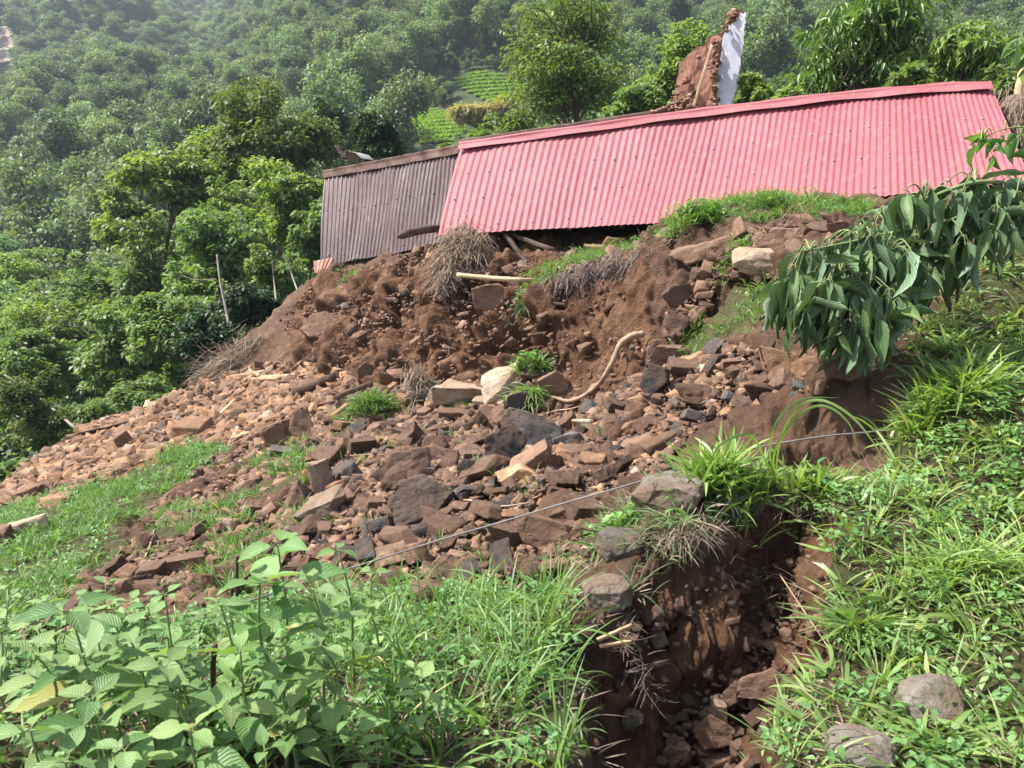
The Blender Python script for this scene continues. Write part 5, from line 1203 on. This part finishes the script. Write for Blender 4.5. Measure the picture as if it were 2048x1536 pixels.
# small leaved ground herbs
def herbs(polys, dens, name, label, Ln, mat, per=9, hh=(.02, .09), rr=.05):
    mb = MB()
    for poly in polys:
        c = area_pts(poly, dens, grng)
        if not len(c): continue
        n = len(c)*per; top = np.repeat(c+np.array((0, 0, 1))*grng.uniform(*hh, len(c))[:, None], per, 0); az = grng.uniform(0, 6.283, n)
        rad = grng.uniform(.2, 1, n)*rr; pos = top+np.stack([np.cos(az)*rad, np.sin(az)*rad, -rad*.25+grng.normal(0, .012, n)], 1)
        l_ = Ln*grng.uniform(.55, 1.25, n)
        V, Fq, r, uv = leaves(LP2, pos, az+grng.normal(0, .4, n), grng.normal(.0, .4, n), grng.normal(0, .4, n), l_, l_*grng.uniform(.5, .75, n), np.clip(grng.random(n)*.6+np.repeat(grng.random(len(c)), per)*.4, 0, 1)); mb.add(V, Fq, r, uv)
    return link(name, mb.mesh(name, G[mat]), None, label=label, cat='herbs', kind='stuff')
herbs([[(-60,1310),(200,1310),(420,1240),(560,1200),(700,1190),(760,1560),(-60,1560)], [(690,1200),(900,1190),(1130,1180),(1140,1240),(1140,1400),(1180,1560),(750,1560)]], 170, 'ground_herbs', 'small leaved ground herbs under the weeds on the near bank', .032, 'herb', 9)
herbs([BNK, [(1760,620),(1860,560),(1900,600),(1830,720),(1790,760)]], 150, 'slope_herbs', 'small leaved herbs among the grass on the right slope', .030, 'herb', 8)
herbs([(GRS[0]), GRS[4], GRS[6]], 22, 'turf_herbs', 'leafy herbs in the left turf and on the ledge', .035, 'herb', 8, (.03, .13), .07)
# clumps that stand out
def clump(cx, cy, rpx, n, L_, W_, mat, label, seed, th=(.1, 1.0), kap=(.4, 1.8), broad=0, name='grass_clump', up=0, soil=False, squash=.5, seg=6, base=None):
    rng = np.random.default_rng(seed); b = gp(cx, cy) if base is None else base; s = b[1]/F; R = rpx*s
    o = empty(name, b); tag(o, label, 'grass')
    q = rng.normal(0, .5, (n, 2))*R; c = np.stack([q[:, 0], q[:, 1]*squash, 0*q[:, 0]], 1)
    c[:, 2] = zq(c[:, 0]+b[0], c[:, 1]+b[1])-b[2] if not up else up*(1-np.clip((q**2).sum(1)/R**2, 0, 1))
    mb = MB(); V, Fq, r, uv = tuft_blades(c, rng, 6, L_, W_, .5, th, kap, seg, rad=.02); mb.add(V, Fq, r, uv)
    link('blades', mb.mesh('blades', G[mat]), o)
    if broad:
        k = rng.integers(0, n, broad); m = broad; az = rng.uniform(0, 6.28, m); l_ = rng.uniform(.03, .07, m)
        V, Fq, r, uv = leaves(LP2, c[k]+rng.uniform(0, 1, (m, 1))*np.array((0, 0, L_*.8)), az, rng.normal(0, .4, m), rng.normal(0, .3, m), l_, l_*.6, rng.random(m)); m2 = MB(); m2.add(V, Fq, r, uv); link('leaves', m2.mesh('leaves', G['herb']), o)
    if soil:
        pts = rng.normal(0, 1, (40, 3)); pts /= np.linalg.norm(pts, axis=1, keepdims=True); V, Fx = hull(pts*np.array((R*1.0, R*.6, R*.45)), .02, 3, seed, .04, False)
        link('root_ball', mesh('root_ball', V+np.array((0, .0, -R*.35+up*.5)), Fx, RM['brown'], smooth=False), o)
    return o
clump(748, 838, 56, 190, .21, .009, 'grass', 'round green tussock sitting on the upper rubble', 1, broad=60, soil=True, up=.17)
clump(1062, 745, 34, 80, .17, .009, 'grass', 'upper half of the green clump by the pale slabs', 2, broad=120, soil=True, up=.10)
clump(1062, 805, 36, 110, .20, .009, 'lush', 'lower drooping half of the green clump by the pale slabs', 3, (.6, 1.7), (.8, 1.8), up=.12, soil=True)
clump(1470, 935, 80, 85, .21, .018, 'lush', 'big overhanging grass clump on the rim above the pit', 4, (.1, 1.1), (.2, 1.1), broad=50, soil=False, base=gp(1450, 965))
clump(1620, 960, 55, 40, .16, .018, 'lush', 'right part of the overhanging grass on the pit rim', 5, (.2, 1.1), (.1, .9), broad=40, base=gp(1620, 985))
clump(1250, 1060, 60, 50, .15, .008, 'grass', 'thin grass growing over the wide mossy boulder', 6, (.3, 1.4), (.3, 1.4), broad=60)
clump(1340, 1060, 55, 60, .15, .008, 'dull', 'dry grass hanging over the left corner of the pit', 7, (.5, 1.6), (.5, 1.6), broad=10)
clump(840, 790, 30, 40, .12, .007, 'grass', 'low grass right of the dry straw tuft', 8)
clump(925, 815, 36, 40, .11, .007, 'grass', 'low grass in front of the flat pale slab', 9)
clump(870, 905, 12, 24, .10, .007, 'grass', 'tiny grass sprig in the centre gap', 10)
clump(1060, 600, 34, 70, .20, .008, 'dull', 'grass hanging off the ledge below the bamboo pole', 11, (.6, 1.8), (.6, 1.6), broad=120)
clump(1395, 450, 60, 110, .20, .009, 'grass', 'leafy green clump at the right end of the gap under the eave', 12, broad=320, up=.10)
clump(1540, 425, 34, 80, .20, .007, 'grass', 'tuft standing up in front of the middle of the red roof', 13, (.05, .7), (.2, 1.0), broad=40, soil=True, up=.06)
clump(1470, 520, 34, 60, .13, .008, 'grass', 'green patch left of the big pale boulder', 14, broad=60)
clump(700, 868, 30, 30, .11, .007, 'dull', 'faded grass left of the round tussock', 15, broad=30)
clump(1720, 1260, 40, 40, .20, .009, 'lush', 'grass hanging into the pit from the right', 16, (.6, 1.5), (.2, .8))
clump(1600, 1440, 60, 40, .10, .013, 'lush', 'broad leaved clump on the near right side of the pit', 17, (.5, 1.5), (.1, .9), broad=90)
clump(1640, 1000, 45, 26, .12, .013, 'lush', 'broad leaved sprigs drooping over the back wall of the pit', 18, (.6, 1.6), (.1, .7), broad=20)
clump(1900, 800, 80, 150, .20, .014, 'lush', 'sunlit broad bladed grass on the right slope', 19, (.2, 1.3), (.2, 1.2))
clump(1950, 1150, 110, 130, .20, .008, 'lush', 'long bladed grass at the right edge of the slope', 20, (.3, 1.3), (.4, 1.4))
clump(700, 560, 24, 30, .15, .007, 'dull', 'small faded plant on the upper left scarp', 21, broad=60)
clump(700, 525, 60, 40, .15, .006, 'dull', 'dangling grass under the edge of the brown roof', 22, broad=20)
# long arching blades over the rim
rng = np.random.default_rng(44)
arch = [[(1560,880,3.05),(1590,820,3.0),(1640,800,2.95),(1700,830,2.9),(1750,890,2.85),(1785,960,2.8)],[(1550,900,3.05),(1600,830,3.0),(1650,812,2.98),(1700,850,2.95),(1722,930,2.9)],
        [(1530,920,3.1),(1500,870,3.0),(1440,890,2.95),(1410,950,2.9)],[(1540,910,3.05),(1550,850,3.0),(1600,800,3.1),(1680,795,3.1)]]
ar = empty('long_grass', P(1550, 960, 3.12)); tag(ar, 'long arching grass blades over the rim above the pit', 'grass')
for pts in arch:
    c = spline([P(1550, 960, 3.12)]+[P(*q) for q in pts], 22)-P(1550, 960, 3.12); s = np.linspace(0, 1, 22); w = np.interp(s, [0, .2, .7, 1], [.5, 1, .8, .05])*.0062
    t = np.gradient(c, axis=0); t /= np.linalg.norm(t, axis=1, keepdims=True); sd = np.cross(t, np.array((0.2, -1, .3))); sd /= np.linalg.norm(sd, axis=1, keepdims=True); nn = np.cross(t, sd)
    V = np.stack([c-sd*w[:, None], c-nn*w[:, None]*.3, c+sd*w[:, None]], 1).reshape(-1, 3); i = np.arange(21)[:, None]*3; k = np.arange(2)[None]; Fq = np.stack([i+k, i+k+1, i+k+4, i+k+3], -1).reshape(-1, 4)
    uvv = np.stack([np.tile([-1, 0, 1], 22), np.repeat(s, 3)], -1); link('blade', mesh('blade', V, Fq, G['lush'], rnd=np.full(len(Fq), .35), uv=uvv), ar)

# ------------------------------------------------------------------ broad leaved weeds on the near bank
def weed(b, top, LL, npair, label, seed, group=None, az0=None, name='broadleaf_weed'):
    rng = np.random.default_rng(seed); b = np.asarray(b, float); top = np.asarray(top, float); d = top-b; H = np.linalg.norm(d)
    o = empty(name, b); tag(o, label, 'weed', group)
    pts = spline([(0, 0, -.02), d*.35+rng.normal(0, .012, 3), d*.7+rng.normal(0, .015, 3), d], 12); st = MB(); V, Fs = tube(pts, np.linspace(.0045, .0018, 12)*(.7+H), 6); st.add(V, Fs)
    A0 = rng.uniform(0, 6.28) if az0 is None else az0; pos = []; az = []; pi = []; l_ = []; w_ = []
    for k in range(npair):
        s = .25+.75*((k+.5)/npair) if k < npair-1 else 1.0; s = min(1, s+rng.normal(0, .02)); p = np.array([np.interp(s, np.linspace(0, 1, 12), pts[:, i]) for i in range(3)])
        size = LL*(1.0-.1*abs(k-npair*.6)) if k < npair-1 else LL*.62
        for q in range(2 if k < npair-2 else 3):
            a = A0+k*math.pi/2+q*(math.pi if k < npair-2 else 2.09)+rng.normal(0, .22)
            pet = size*.22; dirv = np.array((math.cos(a), math.sin(a), .35)); e = p+dirv*pet
            tv, tf = tube(np.array([p, p+dirv*pet*.5+np.array((0, 0, .002)), e]), [.0016, .0013, .001], 4, False); st.add(tv, tf)
            pos.append(e); az.append(a); pi.append(rng.normal(-.05 if k < npair-2 else .25, .20)); l_.append(size*rng.uniform(.85, 1.12)); w_.append(l_[-1]*rng.uniform(.56, .70))
    # little side shoots in the axils
    for k in range(int(npair*2)):
        s = rng.uniform(.35, .95); p = np.array([np.interp(s, np.linspace(0, 1, 12), pts[:, i]) for i in range(3)]); a = rng.uniform(0, 6.28)
        pos.append(p+np.array((math.cos(a), math.sin(a), .6))*.012); az.append(a); pi.append(rng.normal(.3, .3)); l_.append(LL*rng.uniform(.25, .45)); w_.append(l_[-1]*.55)
    n = len(pos); V, Fq, r, uv = leaves(LP4, np.array(pos), np.array(az), np.array(pi), rng.normal(0, .25, n), np.array(l_), np.array(w_), rng.random(n))
    m2 = MB(); m2.add(V, Fq, r, uv); link('stem', st.mesh('stem', M_STEM), o); link('leaves', m2.mesh('leaves', G['weed']), o); reg(o)
    return o
WEEDS = [(140,1222,1.55,.105,4,'big pale-green weed farthest left, standing highest of the left group'),(62,1300,1.5,.085,4,'weed at the left edge just below the tallest left one'),(255,1262,1.6,.095,4,'weed with wide blue-green leaves right of the tallest left one'),
 (330,1190,1.75,.06,3,'small dark-leaved weed standing alone behind the left group'),(440,1205,1.7,.065,3,'small pale weed with upright leaves behind the charred stub'),(555,1092,1.75,.11,5,'tall weed with an umbrella of broad leaves in the middle'),
 (520,1165,1.65,.10,4,'weed with one huge leaf just below the tall umbrella one'),(625,1180,1.7,.09,4,'weed right of the huge leaved one'),(675,1095,2.0,.07,4,'slender light-green weed beside the cable'),(745,1140,2.1,.06,4,'small slender weed right of the slender light-green one'),
 (380,1455,1.35,.085,4,'weed with a star of pointed leaves at the bottom left'),(180,1400,1.4,.09,4,'weed under the left group with layered leaves'),(60,1460,1.3,.085,3,'weed in the bottom left corner'),(250,1500,1.3,.08,3,'weed at the bottom edge left of the star leaved one'),
 (560,1360,1.55,.075,4,'weed in the middle of the near bank'),(640,1290,1.6,.08,4,'leafy weed at the right side of the weed patch'),(480,1300,1.6,.085,4,'weed between the two leafy groups'),(330,1330,1.5,.085,4,'weed hanging over the left group\'s right side'),
 (530,1500,1.35,.06,3,'low weed at the bottom edge right of the star leaved one'),(130,1525,1.25,.09,3,'weed cut by the bottom edge near the corner'),(700,1440,1.55,.06,4,'small weed where the grass begins'),(830,1340,1.75,.05,4,'slim weed among the bank grass')]
for i, (px, py, y, LL, npair, lab) in enumerate(WEEDS):
    t = P(px, py, y); gy_ = y+.05; gz_ = float(zq(t[0], gy_)); b = np.array((t[0]+.02, gy_, gz_))
    if t[2]-gz_ < .08: t[2] = gz_+.12
    weed(b, t, LL*1.22, npair, lab, 900+i)
wr = np.random.default_rng(61)
for i in range(74):
    if i < 50: px, py = wr.uniform(-30, 640), wr.uniform(1290, 1536)
    else: px, py = wr.uniform(1560, 2048), wr.uniform(560, 1500)
    if i >= 50 and not inpoly(np.array(px), np.array(py), BNK): continue
    b = hit(px, py)
    if np.isnan(b).any(): continue
    H = wr.uniform(.10, .30) if i < 50 else wr.uniform(.05, .12)
    lab = f"{'leafy' if H > .2 or i >= 50 else 'low'} weed in the weed patch on the near bank" if i < 50 else 'small leafy weed in the grass of the right slope'
    grp = 'weeds on the near bank' if i < 50 else 'weeds on the right slope'
    weed(b, b+np.array((wr.normal(0, .03), wr.normal(0, .03), H)), wr.uniform(.05, .085) if i < 50 else wr.uniform(.035, .06), 4 if i < 50 else 3, lab, 1000+i, grp+(' tall' if H > .2 else ' low') if i < 50 else grp)
# grass stalk with a forked seed head, dark cut stub
snake('seed_stalk', [gp(985, 1420, .1), P(950, 1340, 1.9), P(945, 1370, 1.85), P(890, 1300, 1.8)], .002, .0012, G['grass'], 'thin pale grass stalk leaning across the bank grass', 'stalk', 20, 5)
b = gp(430, 1440); snake('cut_stub', [b, P(428, 1400, b[1]-.05), P(426, 1340, b[1]-.1), P(430, 1290, b[1]-.15)], .008, .007, M_WOODD, 'dark cut stub standing among the weeds', 'stub', 14, 7)
b = hit(475, 1240); snake('cut_stub', [b, P(474, 1190, b[1]-.1), P(474, 1130, b[1]-.15), P(475, 1112, b[1]-.18)], .008, .006, M_WOODD, 'dark thin stub behind the umbrella shaped weed', 'stub', 14, 7)

# ------------------------------------------------------------------ fallen branch with wilted hanging leaves
def hanging(name, nodes_, y_of, org, LL, label, cat, seed, stems, perlo=4, perhi=8, mat='wilt', wfac=.21, pitch=(-1.35, .22), rr=.03):
    rng = np.random.default_rng(seed); o = empty(name, org); tag(o, label, cat); st = MB(); lf = MB()
    for pts, r in stems:
        c = spline([P(*q) for q in pts], 24)-org; V, Fs = tube(c, np.linspace(r, r*.5, 24), 7); st.add(V, Fs)
    pv, pf, pu = leafproto(7, .75, .08, .05)
    allV = []
    for (px, py) in nodes_:
        y = y_of(px, py)+rng.normal(0, .10); c = P(px, py, y)-org
        sp_ = [P(*q)-org for pts, r in stems for q in pts]; near_ = min(sp_, key=lambda s_: np.linalg.norm(s_-c)); m = (c+near_)/2+np.array((0, 0, .05))
        V, Fs = tube(spline([near_, m, c], 8), np.linspace(.006, .003, 8), 5, False); st.add(V, Fs)
        k = rng.integers(perlo, perhi+1)
        for q in range(k):
            a = rng.uniform(0, 6.28); e = c+np.array((math.cos(a)*rr, math.sin(a)*rr, -rng.uniform(.01, .05)))
            V, Fs = tube(np.array([c, (c+e)/2+np.array((0, 0, .012)), e]), [.0022, .0018, .0015], 4, False); st.add(V, Fs)
            l_ = LL*rng.uniform(.65, 1.15); pt = rng.normal(*pitch) if rng.random() > .06 else rng.uniform(-.5, .2)
            fold = rng.uniform(.5, 1.6); pv2 = pv.copy(); pv2[:, 2] = pv[:, 2]-np.abs(pv[:, 0])*.75+np.abs(pv[:, 0])*fold*wfac*1.6; pv2[:, 0] *= 1/math.sqrt(1+fold*fold*.6)
            pv2[:, 2] += rng.uniform(-.25, .12)*pv[:, 1]**2+.03*np.sin(pv[:, 1]*7+rng.uniform(0, 6))
            V, Fq = rep(pv2, pf, e[None], frames(np.array([a]), np.array([pt]), np.array([rng.normal(0, .9)])), np.array([[l_*wfac*1.5*rng.uniform(.8, 1.2), l_, l_]]))
            lf.add(V, Fq, rng.random(), pu)
    link('stems', st.mesh('stems', M_STEM), o); link('leaves', lf.mesh('leaves', G[mat]), o); return o
env = [(1545,575),(1600,500),(1660,450),(1720,425),(1780,395),(1850,352),(1900,340),(2000,343),(2080,355),(2090,440),(1990,420),(1900,510),(1850,560),(1800,600),(1760,640),(1700,640),(1640,620),(1580,610)]
nd = [(1600,498),(1640,505),(1682,540),(1622,606),(1700,596),(1763,572),(1790,600),(1742,470),(1790,425),(1852,368),(1895,362),(1950,352),(2005,362),(1830,470),(1890,440),(1960,430),(2035,410),(1700,640),(1762,655),(1660,478),(1568,568),(1585,560),(1722,440),(1803,528),(1850,505),(1705,505),(1925,470),(1985,450),(2040,370),(1655,560),(1740,540),(1870,400),(1925,395),(1990,395),(1775,490),(2020,440),(1760,400+25)]
rng = np.random.default_rng(4)
for _ in range(78):
    while True:
        a_, b_ = rng.uniform(1545, 2090), rng.uniform(345, 640)
        if inpoly(np.array(a_), np.array(b_), env): break
    nd.append((a_, b_))
yb = lambda px, py: 3.95-(px-1560)*.0006+(640-py)*.0012
org = P(1900, 520, 4.3)
hanging('fallen_branch', nd, yb, org, .225, 'fallen branch of large wilted dark green leaves on the right', 'branch', 6,
  [([(2150,400,4.2),(2040,372,4.05),(1950,365,3.98),(1850,400,4.0),(1770,440,4.0)], .014), ([(2150,470,4.2),(1990,425,4.0),(1880,450,3.95),(1780,500,3.9),(1700,560,3.85)], .012),
   ([(2000,500,4.3),(1880,520,4.0),(1780,590,3.9)], .010), ([(1850,450,3.95),(1720,480,3.95),(1620,500,3.9)], .009), ([(1780,520,3.95),(1680,545,3.85),(1600,600,3.8)], .008)], 4, 7)
hanging('leafy_shoot', [(1962,278),(1985,272),(2010,262),(2040,270),(2055,290),(1975,300),(2060,330),(2050,250),(2070,300)], lambda a, b: 4.6, P(2100, 340, 4.8), .11, 'shoot with green drooping leaves in front of the right end of the red roof', 'branch', 8, [([(2100,340,4.8),(2060,262,4.6),(2010,258,4.6),(1965,276,4.6)], .006)], 2, 4, 'mid2' if 0 else 'herb', .42, (-.8, .5))
hanging('leafy_shoot', [(2040,80),(2055,100),(2065,130),(2050,60),(2070,90)], lambda a, b: 5.2, P(2120, 200, 5.4), .12, 'shoot with green leaves cut by the top right edge', 'branch', 9, [([(2120,200,5.4),(2090,110,5.3),(2050,80,5.2)], .006)], 3, 5, 'herb', .42, (-.6, .5))
pts = [P(2046, 128, 8.6), P(2036, 190, 8.5), P(2026, 240, 8.45), P(2020, 330, 8.4)]
snake('dead_tree', pts, .035, .06, M_WOODL, 'pale broken trunk at the right edge past the red roof', 'trunk', 20, 8)
straw('root_mass', P(2040, 200, 8.5), P(2030, 290, 8.3), .12, 900, 'grey fibrous tangle around the pale broken trunk', 12, 'roots', .3)
# fine dead roots hanging from the ledge turf
rng = np.random.default_rng(13)
for i, (x0, y0, x1, y1, lab, n) in enumerate([(1440, 1150, 1620, 1180, 'fine roots sticking out of the middle of the pit wall', 160), (1240, 1250, 1300, 1400, 'fine roots on the left wall of the pit', 120), (1100, 575, 1290, 520, 'grey root mat hanging from the ledge above the dark scarp', 1500), (1300, 1090, 1440, 1060, 'pale root fibres hanging over the left pit rim', 500), (1430, 1000, 1640, 1010, 'root fibres hanging down the back wall of the pit', 500), (1560, 445, 1600, 440, 'dark roots under the ledge tuft', 200), (1640, 960, 1780, 960, 'roots at the top of the right cut', 150)]):
    A_ = hits(np.linspace(x0, x1, 24), np.linspace(y0, y1, 24)); A_ = A_[~np.isnan(A_[:, 0])]; k = rng.integers(0, len(A_), n); b0 = A_[0]
    sc_ = b0[1]/8.5; pos = A_[k]+rng.normal(0, .07*sc_, (n, 3))+np.array((0, -.05*sc_, .02)); V, Fq, r, uv = blades(pos-b0, rng.uniform(0, 6.28, n), rng.uniform(.08, .38, n)*sc_, np.full(n, .005*sc_+.0008), rng.uniform(1.0, 2.2, n), rng.uniform(-.6, 1.4, n), 5, rng.random(n), ([0, 1], [1, .4]))
    mb = MB(); mb.add(V, Fq, r, uv); link('root_mat', mb.mesh('root_mat', M_STRAW if i != 2 else rough_mat('grey_roots', [(.3, (.16, .13, .11)), (.7, (.34, .29, .25))], 9, 20, .001, .9, .1)), None, b0, label=lab, cat='roots')
# labels that came out the same: one group each
for lab, obs in LABELS.items():
    if len(obs) > 1:
        for o in obs: o['group'] = 'alike: '+lab if len(lab) < 70 else lab
    for o in obs:
        w = o['label'].split()
        if len(w) > 16: o['label'] = ' '.join(w[:16])
# ------------------------------------------------------------------ the air
m, t, o = nodes('haze'); pv_ = N(t, 'VolumePrincipled'); pv_.inputs['Density'].default_value = .0005; pv_.inputs['Color'].default_value = (.76, .88, 1, 1); pv_.inputs['Anisotropy'].default_value = .35
L(t, pv_.outputs[0], o.inputs['Volume'])
zlo, zhi = -60, 420
gm = bpy.data.objects['ground']; cz = np.empty(len(gm.data.vertices)*3, np.float32); gm.data.vertices.foreach_get('co', cz); zlo, zhi = float(cz[2::3].min())-1, float(cz[2::3].max())+14
Rr = 910.0
V = np.array([(a, b, c) for a in (-Rr, Rr) for b in (-Rr, Rr) for c in (zlo, zhi)]); Fq = np.array([(0, 1, 3, 2), (4, 6, 7, 5), (0, 4, 5, 1), (2, 3, 7, 6), (0, 2, 6, 4), (1, 5, 7, 3)])
link('haze', mesh('haze', V, Fq, m, smooth=False), None, kind='stuff', label='thin blue daylight haze filling the valley', cat='haze')
